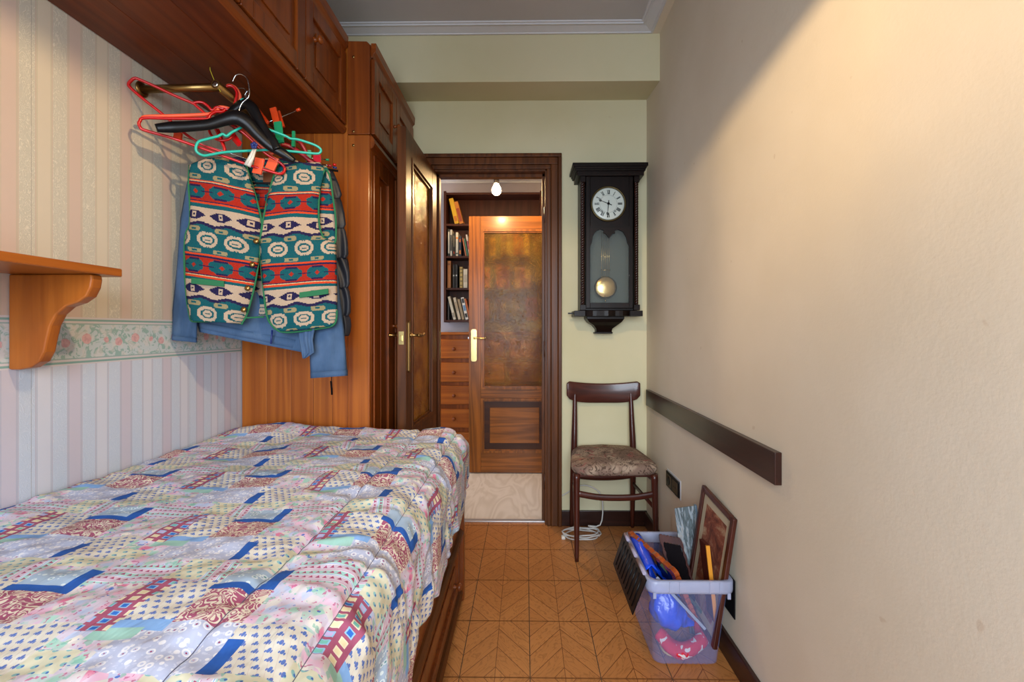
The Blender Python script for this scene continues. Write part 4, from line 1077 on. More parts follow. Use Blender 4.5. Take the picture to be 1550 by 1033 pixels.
YJ = lambda px: 1.570+(px-257)*0.00050
jk = thing('blue_jacket', 'faded blue cotton jacket hanging behind the patterned vest', 'jacket', P(395, 250, 1.62))
cloth('body', [(246, 330, 452, 246), (268, 292, 494, 268), (340, 288, 500, 345), (430, 292, 500, 440), (490, 298, 494, 520), (503, 302, 480, 538)], YJ, 0.030, denim.mat, jk, wave=0.006, seed=1.3, nx=40)
cloth('sleeve', [(250, 300, 330, 244), (275, 283, 322), (330, 273, 310), (400, 268, 302), (460, 262, 300), (512, 257, 298, 516)], lambda px: 1.545+(px-257)*0.0004, 0.013, denim.mat, jk, wave=0.003, seed=2.2, nx=14)
cloth('cuff', [(508, 256.5, 298.5, 512), (515, 256.5, 298.5, 519)], lambda px: 1.545+(px-257)*0.0004, 0.015, denim.mat, jk, wave=0.002, seed=2.2, nx=12, sub=2)
YS = lambda px: 1.655+(px-470)*0.0003
cloth('sleeve', [(252, 455, 496, 256), (290, 458, 502), (360, 462, 507), (440, 464, 514), (500, 467, 521, 500), (570, 470, 526, 566)], YS, 0.026, denim.mat, jk, wave=0.004, seed=3.7, nx=18)
cloth('cuff', [(564, 469.5, 526.5, 560), (573, 469.8, 526.5, 569)], YS, 0.029, denim.mat, jk, wave=0.003, seed=3.7, nx=14, sub=2)
cloth('hem_band', [(487, 300, 470, 519), (497, 302, 468, 532)], lambda px: YJ(px)-0.008, 0.026, denim.mat, jk, wave=0.006, seed=1.3, nx=36, sub=2)
obj('zip', MB().tube([P(412, 500, 1.60), P(411, 512, 1.60), P(410, 521, 1.60)], 0.003, 6), NAVYP, jk)
cloth('hanging_flap', [(496, 452, 478), (515, 453, 474), (534, 456, 476), (543, 458, 462)], lambda px: 1.60, 0.006, denim.mat, jk, wave=0.006, seed=5.0, nx=10)

pj = thing('puffer_jacket', 'dark grey quilted jacket hanging behind the blue jacket at the wardrobe side', 'jacket', P(490, 250, 1.78))
rows_ = [(262, 440, 505, 256), (275, 440, 512), (300, 440, 517), (330, 440, 521)]
cloth('body', [(240, 365, 430, 240), (262, 330, 488, 262), (330, 325, 500), (420, 330, 500), (470, 335, 495)], lambda px: 1.74, 0.03, puff, pj, wave=0.006, seed=7.7, nx=20)
yy0 = [258, 300, 345, 390, 435, 478, 508]
edge = [(468, 506), (476, 517), (484, 523), (492, 527), (498, 529), (502, 530.5), (504, 530)]
for i in range(6):
    y0, y1 = yy0[i], yy0[i+1]; l0, r0 = edge[i]; l1, r1 = edge[i+1]
    cloth('sleeve_baffle', [(y0, l0+2, r0-2), (y0+6, l0, r0+0.5), ((y0+y1)/2, (l0+l1)/2-1, (r0+r1)/2+1.5), (y1-5, l1, r1+0.5), (y1+1, l1+2, r1-2)], lambda px: 1.775, 0.020, puff, pj, wave=0.005, seed=i*1.7, nx=12, sub=3)
tg = P(502, 540, 1.78); obj('drawcord', MB().tube([P(500, 505, 1.775), P(502, 560, 1.775), P(501.5, 580, 1.77), P(503, 590, 1.77)], 0.0016, 6).tube([P(501, 577, 1.77), P(502.5, 598, 1.77)], 0.0035, 6), MATTE, pj)

# the patterned vest
vm = Mat('ikat_fleece', 0.95, 0.1); u, v, _z = vm.sep(vm.coord('UV'))
jit = vm.noise(vm.xyz(u, v, 0.0), 300, 1)*0.003
u = ((u+jit)/0.0032).floor()*0.0032; v = ((v+jit)/0.0032).floor()*0.0032
PV, PU = 0.245, 0.083
t = (v/PV).frac()
TEAL, REDV, NAVY, CRM, TAN = rgb(6, 80, 88), rgb(158, 34, 18), rgb(28, 24, 64), rgb(178, 156, 134), rgb(142, 130, 96)
def du(off): return (((u+off)/PU).frac()-0.5).abs()*PU
def dv(c): return (t-c).abs()*PV
c = vm.ramp(t, [(0, rgb(200, 66, 30)), (0.018, rgb(196, 160, 120)), (0.026, NAVY), (0.045, REDV), (0.27, NAVY), (0.288, rgb(196, 160, 120)), (0.296, rgb(200, 66, 30)), (0.32, TEAL), (0.36, CRM), (0.585, TEAL)], True)
a, b = du(0.0), dv(0.158)
c = vm.mix((a/0.034+b/0.034) < 1.0, c, NAVY) if False else c
hx = (a < 0.033)*(b < 0.0235)*((a/0.046+b/0.036) < 1.0)
c = vm.mix(hx*(b > 0.0165)*(a < 0.017), vm.mix(hx, c, TEAL), NAVY)
c = vm.mix(((b < 0.0015)*(a > 0.02))*(t < 0.27), c, NAVY)
c = vm.mix((a+b) < 0.0085, c, REDV)
a, b = du(0.002), dv(0.475)
lz = (a/0.037+b/0.021) < 1.0
c = vm.mix(lz*(b < 0.0145), c, NAVY)
c = vm.mix((a < 0.0075)*(b < 0.0095), c, CRM); c = vm.mix((a+b) < 0.0045, c, NAVY)
wv = ((u*(2*PI/PU)).sin()*0.018)+0.600
c = vm.mix(((t-wv).abs() < 0.022), c, NAVY); c = vm.mix((t > wv-0.0)*(t < 0.62)*((t-wv) > 0.02), c, TEAL)
c = vm.mix((t < (wv-0.02))*(t > 0.57), c, CRM)
a, b = du(0.041), dv(0.80)
md = ((a/0.034+b/0.030)*0.80)._m('MAXIMUM', (a/0.031)._m('MAXIMUM', b/0.0245))+(((a*500.0).sin())*0.05)
ok = (t > 0.62)
c = vm.mix((md < 1.0)*ok, c, CRM)
m2 = ((a/0.0255+b/0.0190)*0.88)._m('MAXIMUM', (a/0.0215)._m('MAXIMUM', b/0.0150)); m2 = m2*m2
c = vm.mix(m2 < 1.0, c, TEAL); c = vm.mix(m2 < 0.48, c, CRM); c = vm.mix((a < 0.008)*(b < 0.0016), c, TEAL)
for cc in (0.665, 0.955):
    a, b = du(0.0), dv(cc); s1 = (a < 0.021)*(b < 0.0075)*((a+b) < 0.0245)
    c = vm.mix(s1, c, TAN); c = vm.mix((a < 0.0065)*(b < 0.0032), c, TEAL)
fz = vm.noise(vm.coord(), 320, 2)
c = vm.mix((fz-0.3)*0.35, c, rgb(90, 84, 80))
vm.base(c); vm.bump(fz, 0.0015, 0.6)
vm.b.inputs['Sheen Weight'].default_value = 0.0
YVb = lambda px: 1.500+(px-278)*0.00050
vs = thing('patterned_vest', 'teal, red and cream geometric patterned fleece vest hanging in front', 'vest', P(395, 245, 1.54))
zr = P(290, 270, 1.51).z
def uvl_(q): return (q.x+5.0+0.035, (zr-q.z)-0.20*(q.x+1.139)*(1 if q.x < -0.95 else 1)*0.75+4.9)
def uvr_(q): return (q.x+5.0, (zr-q.z)+0.10*(q.x+0.62)-0.012+4.9)
cloth('back_panel', [(240, 330, 440, 240), (262, 300, 500, 262), (360, 300, 507), (440, 300, 500), (478, 300, 460)], lambda px: YVb(px)+0.045, 0.0, vm.mat, vs, closed=False, uvf=lambda q: (q.x+5.0, zr-q.z+4.9), wave=0.003, nx=24, solid=0.003)
cloth('side_panel', [(250, 487, 494, 252), (262, 486, 500), (300, 484, 504), (340, 484, 507), (372, 486, 509)], lambda px: YVb(px)+0.02, 0.0, vm.mat, vs, closed=False, uvf=lambda q: (q.x+5.0, zr-q.z+4.9), wave=0.001, nx=8, solid=0.003)
LR = [(240, 312, 362, 238), (250, 287, 371, 246), (280, 285.5, 380, 275), (310, 287.5, 389, 305), (340, 287, 396.5, 338), (355, 281, 396, 360), (385, 279, 392, 392), (420, 280, 387, 425), (455, 283, 380, 455), (478, 287, 373, 478), (486, 290, 366, 490)]
RR = [(248, 424, 484, 246), (262, 416, 492, 258), (290, 408, 484, 290), (320, 401, 482, 320), (345, 396, 483, 345), (362, 394, 490, 360), (372, 393.5, 508, 368), (410, 396, 509, 405), (450, 400, 510, 445), (478, 404, 510, 470), (492, 411, 508.5, 486), (502, 424, 502, 494)]
YVf = lambda px: YVb(px)
cloth('front_panel', LR, YVf, 0.028, vm.mat, vs, closed=False, uvf=uvl_, wave=0.005, seed=0.4, nx=34, wf=5, solid=0.004)
cloth('front_panel', RR, YVf, 0.022, vm.mat, vs, closed=False, uvf=uvr_, wave=0.005, seed=4.4, nx=34, wf=4, solid=0.004)
def edgept(px, py, dd=0.0): return P(px, py, YVb(px)-0.003+dd)
def trim(pts, r=0.0034): return obj('binding', MB().tube(smooth_pts([edgept(*q) for q in pts], 4), r, 7), GREENTRIM, vs)
trim([(r_[1], r_[0]) for r_ in LR[1:]]+[(300, 487), (330, 486.5), (350, 488), (366, 490)]+[(r_[2], r_[3]) for r_ in LR[:0:-1]])
trim([(424, 248), (416, 262), (408, 290), (401, 320), (396, 345), (394, 370), (396, 410), (400, 450), (404, 478), (411, 492), (424, 502), (445, 503), (475, 499), (502, 494), (509, 484), (510, 470)])
trim([(492, 256), (486, 272), (483, 300), (482.5, 330), (486, 352), (495, 366), (505, 369), (508.5, 360), (508, 330), (504, 300), (500, 270), (494, 256)])
trim([(310, 477), (330, 481), (360, 482), (400, 480)], 0.003)
for px, py in ((388, 365.5), (382, 401), (375, 436.5), (369, 469)):
    q = P(px, py, YVb(px)-0.022); obj('button', MB().lathe([(0.009, 0), (0.0095, 0.003), (0.006, 0.006), (0.001, 0.007)], q, (0.1, -1, 0.1), 14), BRASS, vs)
for a_, b_ in (((289, 425), (339, 430)), ((453, 447), (497, 441))):
    q0 = P(a_[0], a_[1], YVb(a_[0])-0.034); q1 = P(b_[0], b_[1], YVb(b_[0])-0.034); up = Vector((0, 0, 0.0095))
    obj('pocket_welt', MB().slab([q0-up, q1-up, q1+up, q0+up], 0.006), GREENTRIM, vs, bevel=0.001)
q = P(406, 269, 1.585); obj('neck_label', MB().box(q.x-0.018, q.x+0.018, 1.585, 1.587, q.z-0.018, q.z+0.018), plain('brown_label', rgb(120, 66, 30), 0.7), vs)

# ------------------------------------------------------------------ hangers
def PT(lst, Yf): return [P(a, b, Yf(a)) for a, b in lst]
def z1(l): return [(190+a/6.884, 100+b/6.884) for a, b in l]
def z2(l): return [(340+a/5.437, 100+b/5.437) for a, b in l]
def hanger(label, Yf, loops, mat, r=0.0042, hook=None, hmat=None, hr=None, name='clothes_hanger', col=None):
    first = PT(loops[0][0], Yf)[0]
    h = thing(name, label, 'hanger', P(352, 160, Yf(352)), 'hangers on the brass rail')
    for lp_, cl in loops: obj('arm', MB().tube(smooth_pts(PT(lp_, Yf), 5, cl), r, 9, cl), mat, h)
    if hook: obj('hook', MB().tube(smooth_pts(PT(hook, Yf), 6), hr or r, 8), hmat or mat, h)
    return h
YA = lambda px: 1.375+(px-195)*0.00075
hanger('glossy red plastic hanger tilted upward, its tip near the wallpaper', YA,
       [(z1([(60, 150), (95, 128), (140, 138), (330, 222), (520, 312), (700, 388), (740, 420), (830, 500), (900, 590), (960, 700), (1000, 790), (1032, 866), (1010, 900), (960, 880), (800, 820), (620, 705), (400, 515), (180, 340), (60, 235), (32, 190)]), True)], RED, 0.0044,
       z1([(700, 388), (760, 376), (810, 384), (860, 420), (905, 462), (950, 430), (1010, 445), (1075, 450), (1125, 420), (1150, 350), (1160, 280), (1130, 225), (1085, 205), (1050, 215)]))
YB2 = lambda px: 1.350+(px-209)*0.00090
hanger('glossy red plastic hanger hanging level across the front of the vest', YB2,
       [(z1([(150, 575), (200, 542), (500, 548), (860, 550), (1000, 560), (1150, 640)])+z2([(200, 590), (330, 715), (440, 785), (490, 830), (490, 868), (455, 888), (380, 870), (200, 815), (0, 745)])+z1([(800, 860), (500, 755), (200, 670), (155, 640), (140, 605)]), True)], RED, 0.0044,
       z1([(865, 550), (885, 510), (940, 478), (1010, 475), (1040, 450)]))
YS2 = lambda px: 1.368+(px-209)*0.00092
hs = hanger('salmon orange plastic hanger with clips just behind the level red hanger', YS2,
       [(z1([(175, 545), (230, 528), (500, 520), (870, 502), (960, 470), (1100, 540), (1200, 640)])+z2([(215, 590), (300, 660), (400, 730)]), False)], SALMON, 0.0058,
       z1([(955, 460), (985, 430), (1060, 440), (1150, 470), (1175, 440), (1192, 340), (1180, 280), (1140, 225), (1090, 205), (1060, 208)]))
a, b = P(278, 207.5, YS2(278)), P(409, 253, YS2(400)); obj('clip_bar', MB().tube([a, b], 0.0016, 8), STEEL, hs)
def clip(px, py, wpx, hpx, Y, mat, parent, rot=0.0, th=0.008):
    c0 = P(px, py, Y); k = Y/F; u_ = Vector((math.cos(rot), 0, math.sin(rot)))*wpx*k/2; v_ = Vector((-math.sin(rot), 0, math.cos(rot)))*hpx*k/2
    mb = MB(); mb.slab([c0-u_-v_, c0+u_*0.8-v_, c0+u_*0.8+v_, c0-u_+v_], th); mb.slab([c0-u_*0.8-v_*1.05+Vector((0, -0.006, 0)), c0+u_-v_*1.05+Vector((0, -0.006, 0)), c0+u_-v_*-0.4+Vector((0, -0.002, 0)), c0-u_*0.8+v_*0.4+Vector((0, -0.002, 0))], 0.003)
    return obj('clip', mb, mat, parent, bevel=0.001)
clip(268.5, 206, 13, 12, YS2(268), ORANGE, hs, -0.1); clip(391, 251, 15, 24, YS2(380)-0.01, SALMON, hs, -0.2); clip(412, 247, 16, 20, YS2(390), SALMON, hs, -0.4)
YCk = lambda px: 1.345+(px-233)*0.00085
hc_ = thing('clothes_hanger', 'wide black plastic coat hanger with steel hook in front', 'hanger', P(360, 178, 1.45), 'hangers on the brass rail')
cl_ = smooth_pts(PT([(236, 194), (262, 192.5), (290, 191), (318, 188), (340, 181), (358, 178), (374, 186), (390, 203), (410, 221), (430, 233), (446, 244)], YCk), 5)
def varr(keys, n): return [keys[min(len(keys)-1, int(i/(n-1)*(len(keys)-1)))]*(1-((i/(n-1)*(len(keys)-1)) % 1))+keys[min(len(keys)-1, int(i/(n-1)*(len(keys)-1))+1)]*((i/(n-1)*(len(keys)-1)) % 1) for i in range(n)]
rad_ = varr([6, 8.5, 8, 8, 9.5, 12, 11, 9.5, 8.5, 7.5, 4], len(cl_))
obj('arm', MB().tube(cl_, [r*1.42/F*0.62 for r in rad_], 12, flat=1.6), BLACK, hc_)
obj('hook', MB().tube(smooth_pts(PT(z2([(118, 390), (125, 345), (150, 300), (195, 258), (203, 215), (198, 150), (180, 95), (135, 68), (92, 78), (66, 128)]), lambda p: 1.455), 6), 0.0022, 8), STEEL, hc_)
hd_ = thing('clothes_hanger', 'second black plastic hanger whose arm slopes down to the right', 'hanger', P(373, 160, 1.52), 'hangers on the brass rail')
cl_ = smooth_pts(PT([(345, 176), (360, 162), (372, 157), (382, 164), (391, 181), (401, 198), (412, 213), (420, 227)], lambda px: 1.482+(px-345)*0.0002), 5)
obj('arm', MB().tube(cl_, [r*1.5/F*0.7 for r in varr([6, 7, 8, 8.5, 8, 7, 7.5, 6.5], len(cl_))], 12, flat=1.4), BLACK, hd_)
obj('hook', MB().tube(smooth_pts(PT(z2([(175, 300), (172, 262), (166, 240), (190, 205), (202, 230), (190, 275), (178, 300)]), lambda p: 1.53)+PT(z2([(175, 200), (140, 182), (104, 186)]), lambda p: 1.53), 5), 0.0017, 8), STEEL, hd_)
YM = lambda px: 1.495+(px-380)*0.0010
hanger('mint green plastic hanger with notched arms in front of the vest collar', YM,
       [([(296.5, 224), (300.5, 215), (312, 211), (329.5, 206.5), (337, 203), (343, 206), (350, 201), (358.5, 196.6), (372, 190), (388, 189), (400, 193.5), (408, 196.6), (432, 205.8), (440, 210), (452, 211.5), (476, 219.5), (485.3, 226), (484, 231.5), (476, 232.6), (445, 229.6), (410, 227), (375, 228.5), (340, 230.6), (318, 234.5), (308, 235.5), (299, 231)], True)], MINT, 0.0042,
       [(384, 189), (386, 182), (384, 172), (377, 158), (370, 151), (364, 152)])
h_ = bpy.data.objects
def small(name, label, cat, loc, group=None): return thing(name, label, cat, loc, group)
# clip hangers further back on the rail
g1 = small('clip_hanger', 'steel clip hanger with orange clips and orange rod tip under the cabinet', 'hanger', P(420, 180, 1.62), 'hangers on the brass rail')
obj('rod', MB().tube([P(380, 196, 1.60), P(452, 166, 1.66)], 0.0021, 8), STEEL, g1)
obj('rod_tip', MB().tube([P(449, 167.5, 1.66), P(454.5, 165, 1.66)], 0.0055, 8), ORANGE, g1)
clip(416, 175, 11, 26, 1.605, ORANGE, g1, 0.25); clip(424, 180, 7, 26, 1.63, ORANGE, g1, 0.3)
obj('clip', MB().prism([c_(391, 163, 1.59), c_(407, 184, 1.59), c_(405, 188, 1.59), c_(393, 185, 1.59), c_(387, 172, 1.59)], lambda a, b, d: Vector((a, d, b)), 1.585, 1.595), ORANGE, g1, bevel=0.001)
g2 = small('clip_hanger', 'steel clip hanger with green clips behind the mint hanger', 'hanger', P(423, 200, 1.60), 'hangers on the brass rail')
clip(422, 200, 13, 33, 1.575, GREEN, g2, 0.12); obj('clip', MB().prism([c_(383, 157, 1.56), c_(390, 163, 1.56), c_(396, 180, 1.56), c_(391, 190, 1.56), c_(384, 175, 1.56)], lambda a, b, d: Vector((a, d, b)), 1.562, 1.572), GREEN, g2, bevel=0.001)
clip(444, 210, 5, 24, 1.62, GREEN, g2, 0.0); obj('rod', MB().tube([P(390, 195, 1.58), P(452, 214, 1.63)], 0.0018, 8), STEEL, g2)
g3 = small('clip_hanger', 'dark red flat plastic hanger behind the mint hanger right arm', 'hanger', P(455, 222, 1.64), 'hangers on the brass rail')
DRED = plain('dark_red_plastic', rgb(150, 20, 34), 0.4)
obj('arm', MB().tube(smooth_pts([P(425, 218, 1.62), P(440, 222, 1.64), P(455, 232, 1.65), P(470, 244, 1.66), P(478, 248, 1.67)], 4), 0.006, 8, flat=1.4), DRED, g3)
obj('arm', MB().tube(smooth_pts([P(448, 212, 1.66), P(456, 218, 1.66), P(464, 232, 1.67)], 4), 0.007, 8), DRED, g3)
g4 = small('clip_hanger', 'steel clip hanger with pale green and crimson clips near the wardrobe panel', 'hanger', P(480, 240, 1.70), 'hangers on the brass rail')
obj('rod', MB().tube([P(462, 239, 1.68), P(496, 242, 1.74)], 0.0017, 8), STEEL, g4); obj('rod_tip', MB().tube([P(493, 242, 1.735), P(498, 242.2, 1.74)], 0.0045, 8), GREEN, g4)
clip(467, 236, 8, 18, 1.68, PALEG, g4); clip(480, 241, 12, 15, 1.69, plain('crimson_plastic', rgb(196, 34, 56), 0.35), g4)
g5 = small('clip_hanger', 'steel clip hanger with red and blue rod tips beside the puffer collar', 'hanger', P(500, 250, 1.74), 'hangers on the brass rail')
obj('rod', MB().tube([P(484, 248, 1.74), P(508, 253, 1.76)], 0.0017, 8), STEEL, g5)
obj('rod_tip', MB().tube([P(496, 250.5, 1.75), P(502, 252, 1.755)], 0.005, 8), DRED, g5); obj('rod_tip', MB().tube([P(504, 249, 1.75), P(509, 250, 1.755)], 0.005, 8), RED, g5)
obj('rod_tip', MB().tube([P(504, 253.5, 1.75), P(510, 254.5, 1.755)], 0.004, 8), NAVYP, g5)
g6 = small('clothes_hanger', 'dark grey thin hanger end poking past the patterned vest shoulder', 'hanger', P(500, 257, 1.70), 'hangers on the brass rail')
obj('arm', MB().tube([P(440, 244, 1.66), P(480, 254, 1.70), P(512, 259, 1.72)], 0.0045, 8), BLACK, g6)
g7 = small('clothes_hanger', 'red hanger ring visible below the salmon hanger and above the vest', 'hanger', P(335, 212, 1.46), 'hangers on the brass rail')
obj('arm', MB().tube(smooth_pts([P(316, 196, 1.47), P(320, 205, 1.47), P(330, 212, 1.47), P(343, 212, 1.48), P(352, 206, 1.49), P(356, 196, 1.50)], 5), 0.0042, 8), RED, g7)
obj('arm', MB().tube(smooth_pts([P(330, 196, 1.50), P(336, 210, 1.50), P(341, 228, 1.50)], 5), 0.0042, 8), RED, g7)
obj('clip', MB().hexa([P(353, 208, 1.50), P(364, 221, 1.50), P(360, 222, 1.505), P(351, 212, 1.505), P(356, 202, 1.50), P(366, 216, 1.50), P(362, 218, 1.505), P(353, 206, 1.505)]), RED, g7)
hp = thing('hair_clip', 'white clothes peg with navy flower clipped on the level red hanger', 'clip', P(380, 236, 1.47))
mb = MB(); mb.tube([P(386, 222, 1.475), P(380, 236, 1.47), P(373, 251, 1.47)], [0.004, 0.006, 0.009], 8, flat=0.7).tube([P(387, 226, 1.47), P(382, 240, 1.465), P(376, 252, 1.462)], [0.003, 0.005, 0.007], 8)
obj('jaw', mb, WHITEP, hp); fm = MB()
for i in range(5): a = 2*PI*i/5+0.3; c0 = P(385, 220.5, 1.465); fm.lathe([(0.0055, 0), (0.0055, 0.003), (0.003, 0.005)], c0+Vector((0.0065*math.cos(a), 0, 0.0065*math.sin(a))), (0, -1, 0), 10)
obj('flower', fm, NAVYP, hp)
obj('strap', MB().tube(smooth_pts([P(376, 228, 1.58), P(376, 262, 1.58)], 3), 0.0018, 6).tube(smooth_pts([P(372, 277, 1.56), P(395, 277.5, 1.56), P(418, 277, 1.57)], 3), 0.0035, 6), BLACK, vs)

# ------------------------------------------------------------------ storage crate with lid flaps and its contents
pls_ = Mat('translucent_plastic', 0.22, 0.5, Alpha=0.20); pls_.base(rgb(150, 164, 220))
rimm = Mat('translucent_rim', 0.3, 0.5, Alpha=0.62); rimm.base(rgb(176, 180, 206))
cr = thing('storage_crate', 'translucent plastic storage crate full of frames by the right wall', 'crate', (0.547, 1.69, 0))
def rect_ring(x0, x1, y0, y1, r, n=5, corr=0.0, per=0.028):
    pts = []
    for cx, cy, a0 in ((x1-r, y0+r, -PI/2), (x1-r, y1-r, 0), (x0+r, y1-r, PI/2), (x0+r, y0+r, PI)):
        for i in range(n+1): a = a0+PI/2*i/n; pts.append((cx+r*math.cos(a), cy+r*math.sin(a)))
    out = []
    for i in range(len(pts)):
        A, B = Vector(pts[i]), Vector(pts[(i+1) % len(pts)]); L = (B-A).length; k = 1 if L < 0.08 else (4*int(round((0.34 if abs(B.y-A.y) > abs(B.x-A.x) else 0.24)/per)) or 4); nn = Vector(((B-A).y, -(B-A).x)).normalized()
        for j in range(k):
            q = A+(B-A)*j/k; s = 0.0 if k < 4 else corr*max(-0.4, math.sin(2*PI*j/4+0.5)); out.append(q+nn*s)
    return out
mb = MB(); lv = [(0.003, 0), (0.01, 0.15), (0.15, 0.55), (0.262, 1.0)]
NB = None
for z, k in lv:
    k = z/0.29; e = 1-k
    rg = rect_ring(0.411+0.026*e, 0.682-0.026*e, 1.514+0.032*e, 1.868-0.028*e, 0.03, corr=0.0022)
    if NB is None: NB = len(rg)
    rg = (rg*2)[:NB]; mb.v += [Vector((q.x, q.y, z)) for q in rg]
for i in range(len(lv)-1):
    for k in range(NB): j = (k+1) % NB; mb.f.append([i*NB+k, i*NB+j, (i+1)*NB+j, (i+1)*NB+k]); mb.sm.append(True)
mb.f.append(list(range(NB))[::-1]); mb.sm.append(False)
obj('tub', mb, pls_.mat, cr)
mb = MB(); RN = None
for ins, z in ((0.004, 0.262), (-0.005, 0.264), (-0.006, 0.272), (-0.006, 0.300), (-0.003, 0.304), (0.008, 0.304), (0.011, 0.298), (0.009, 0.264)):
    rg = rect_ring(0.408+ins, 0.685-ins, 1.506+ins, 1.874-ins, 0.032, n=6, per=0.2)
    if RN is None: RN = len(rg)
    mb.v += [Vector((q.x, q.y, z)) for q in rg[:RN]]
for i in range(8):
    for k in range(RN): j = (k+1) % RN; i2 = (i+1) % 8; mb.f.append([i*RN+k, i*RN+j, i2*RN+j, i2*RN+k]); mb.sm.append(True)
obj('rim', mb, rimm.mat, cr)
for px in (1014, 1029, 1075, 1090): q = P(px, 887, 1.4975); obj('rim_rib', MB().box(q.x-0.0012, q.x+0.0012, 1.4975, 1.502, 0.268, 0.302), rimm.mat, cr)
for x in (0.425, 0.668): obj('rim_lug', MB().box(x-0.005, x+0.005, 1.500, 1.506, 0.248, 0.268), rimm.mat, cr)
for k, (A, B) in enumerate((((0.404, 0.301), (0.360, 0.178)), ((0.691, 0.30), (0.6955, 0.165)))):
    y0, y1 = 1.515, 1.868
    q = [(A[0], y0, A[1]), (A[0], y1, A[1]), (B[0], y1-0.01, B[1]), (B[0], y0+0.01, B[1])]
    fl_ = obj('lid_flap', MB().slab(q if k else q[::-1], 0.004), BLACK, cr, bevel=0.0015)
    if k == 0:
        rb_ = MB()
        for i in range(9):
            t = 0.08+i*0.104; y = y0+0.012+(y1-y0-0.03)*t; D_ = Vector((B[0]-A[0], 0, B[1]-A[1])); o_ = Vector((-0.0045, 0, 0.0015))
            A3 = Vector((A[0], y, A[1]))+D_*0.12+o_; B3 = Vector((A[0], y, A[1]))+D_*0.88+o_; rb_.tube([A3, B3], 0.0024, 6)
        o2 = obj('ribs', rb_, BLACK, fl_); o2['kind'] = 'stuff'
    LAV = rimm.mat
    if k == 0:
        for a_, b_ in ((1.545, 1.64), (1.665, 1.755), (1.79, 1.845)): obj('hinge_bar', MB().tube([(0.403, a_, 0.307), (0.403, b_, 0.307)], 0.0065, 10), plain('lavender_plastic', rgb(166, 156, 176), 0.4) if a_ < 1.6 else bpy.data.materials['lavender_plastic'], cr)

# contents
def blob(name, pts_r, mat, label, cat, sq=(1, 1, 1), amp=0.012, fr=14, group=None, n=28):
    """crumpled soft form lofted along a path of (point, radius)"""
    pts = smooth_pts([q for q, r in pts_r], 5); rs = varr([r for q, r in pts_r], len(pts)); mb = MB(); mb.tube(pts, rs, n)
    vs_ = []
    for v_ in mb.v:
        d = nz(v_.x*fr*2.2, v_.y*fr*2.2, v_.z*fr*2.2); vs_.append(v_+Vector((nz(v_.y*fr, v_.z*fr, 1), nz(v_.x*fr, v_.z*fr, 2), nz(v_.x*fr, v_.y*fr, 3)))*amp*1.3+Vector((0, 0, (1-abs(d)*2)*amp*0.5)))
    mb.v = vs_; o = obj(name, mb, mat, loc=pts_r[0][0]); tag(o, label, cat, group); return o
bagm = Mat('blue_bag_plastic', 0.25, 0.6); bagm.base(rgb(16, 72, 220)); bagm.bump(bagm.noise(bagm.coord(), 40, 3, 0.6, 1.0), 0.004, 0.6)
blob('plastic_bag', [(Vector((0.455, 1.70, 0.288)), 0.008), (Vector((0.462, 1.66, 0.24)), 0.022), (Vector((0.482, 1.63, 0.19)), 0.046), (Vector((0.505, 1.625, 0.135)), 0.060), (Vector((0.550, 1.625, 0.11)), 0.042), (Vector((0.57, 1.60, 0.09)), 0.014)], bagm.mat, 'bright blue plastic bag stuffed inside the crate on its left', 'bag', amp=0.018, fr=22)
bagp = MB(); 
for j in range(13):
    for i in range(5):
        y = 1.60+0.22*j/12; bagp.v.append(Vector((0.418+0.012*i+0.004*nz(j*0.9, i), y, 0.285+0.024*math.sin(PI*i/4)*(0.6+0.6*abs(nz(j*0.7, i*0.8)))+0.02*(j/12))))
for j in range(12):
    for i in range(4): a = j*5+i; bagp.f.append([a, a+1, a+6, a+5]); bagp.sm.append(True)
bo = bpy.data.objects['plastic_bag']; obj('bag_mouth', bagp, bagm.mat, bo, solid=0.003)
redc = Mat('red_patterned_cloth', 0.8); p_ = redc.coord()
redc.base(redc.mix((redc.noise(p_, 28, 2, 0.5, 1.0) > 0.60), rgb(190, 18, 40), rgb(206, 196, 196)))
blob('cloth_roll', [(Vector((0.462, 1.60, 0.066)), 0.020), (Vector((0.50, 1.575, 0.040)), 0.024), (Vector((0.56, 1.572, 0.036)), 0.026), (Vector((0.612, 1.60, 0.045)), 0.025), (Vector((0.622, 1.66, 0.075)), 0.020), (Vector((0.59, 1.70, 0.10)), 0.014)], redc.mat, 'red cloth roll with white pattern at the bottom of the crate', 'cloth', amp=0.007)
dk = obj('wooden_disc', MB().lathe([(0.034, 0), (0.036, 0.003), (0.034, 0.007)], (0.505, 1.600, 0.020), (0.1, -0.3, 1), 24), plain('pale_wood', rgb(178, 150, 110), 0.6), loc=(0.505, 1.600, 0.02)); tag(dk, 'pale wooden oval disc lying on the crate bottom', 'disc')
ORW = woods('orange_varnish', rgb(178, 82, 30), rgb(120, 48, 14), rough=0.2, coat=0.6)
RDW = woods('red_brown_varnish', rgb(80, 34, 26), rgb(44, 17, 13), rough=0.4, coat=0.0, spec=0.10)
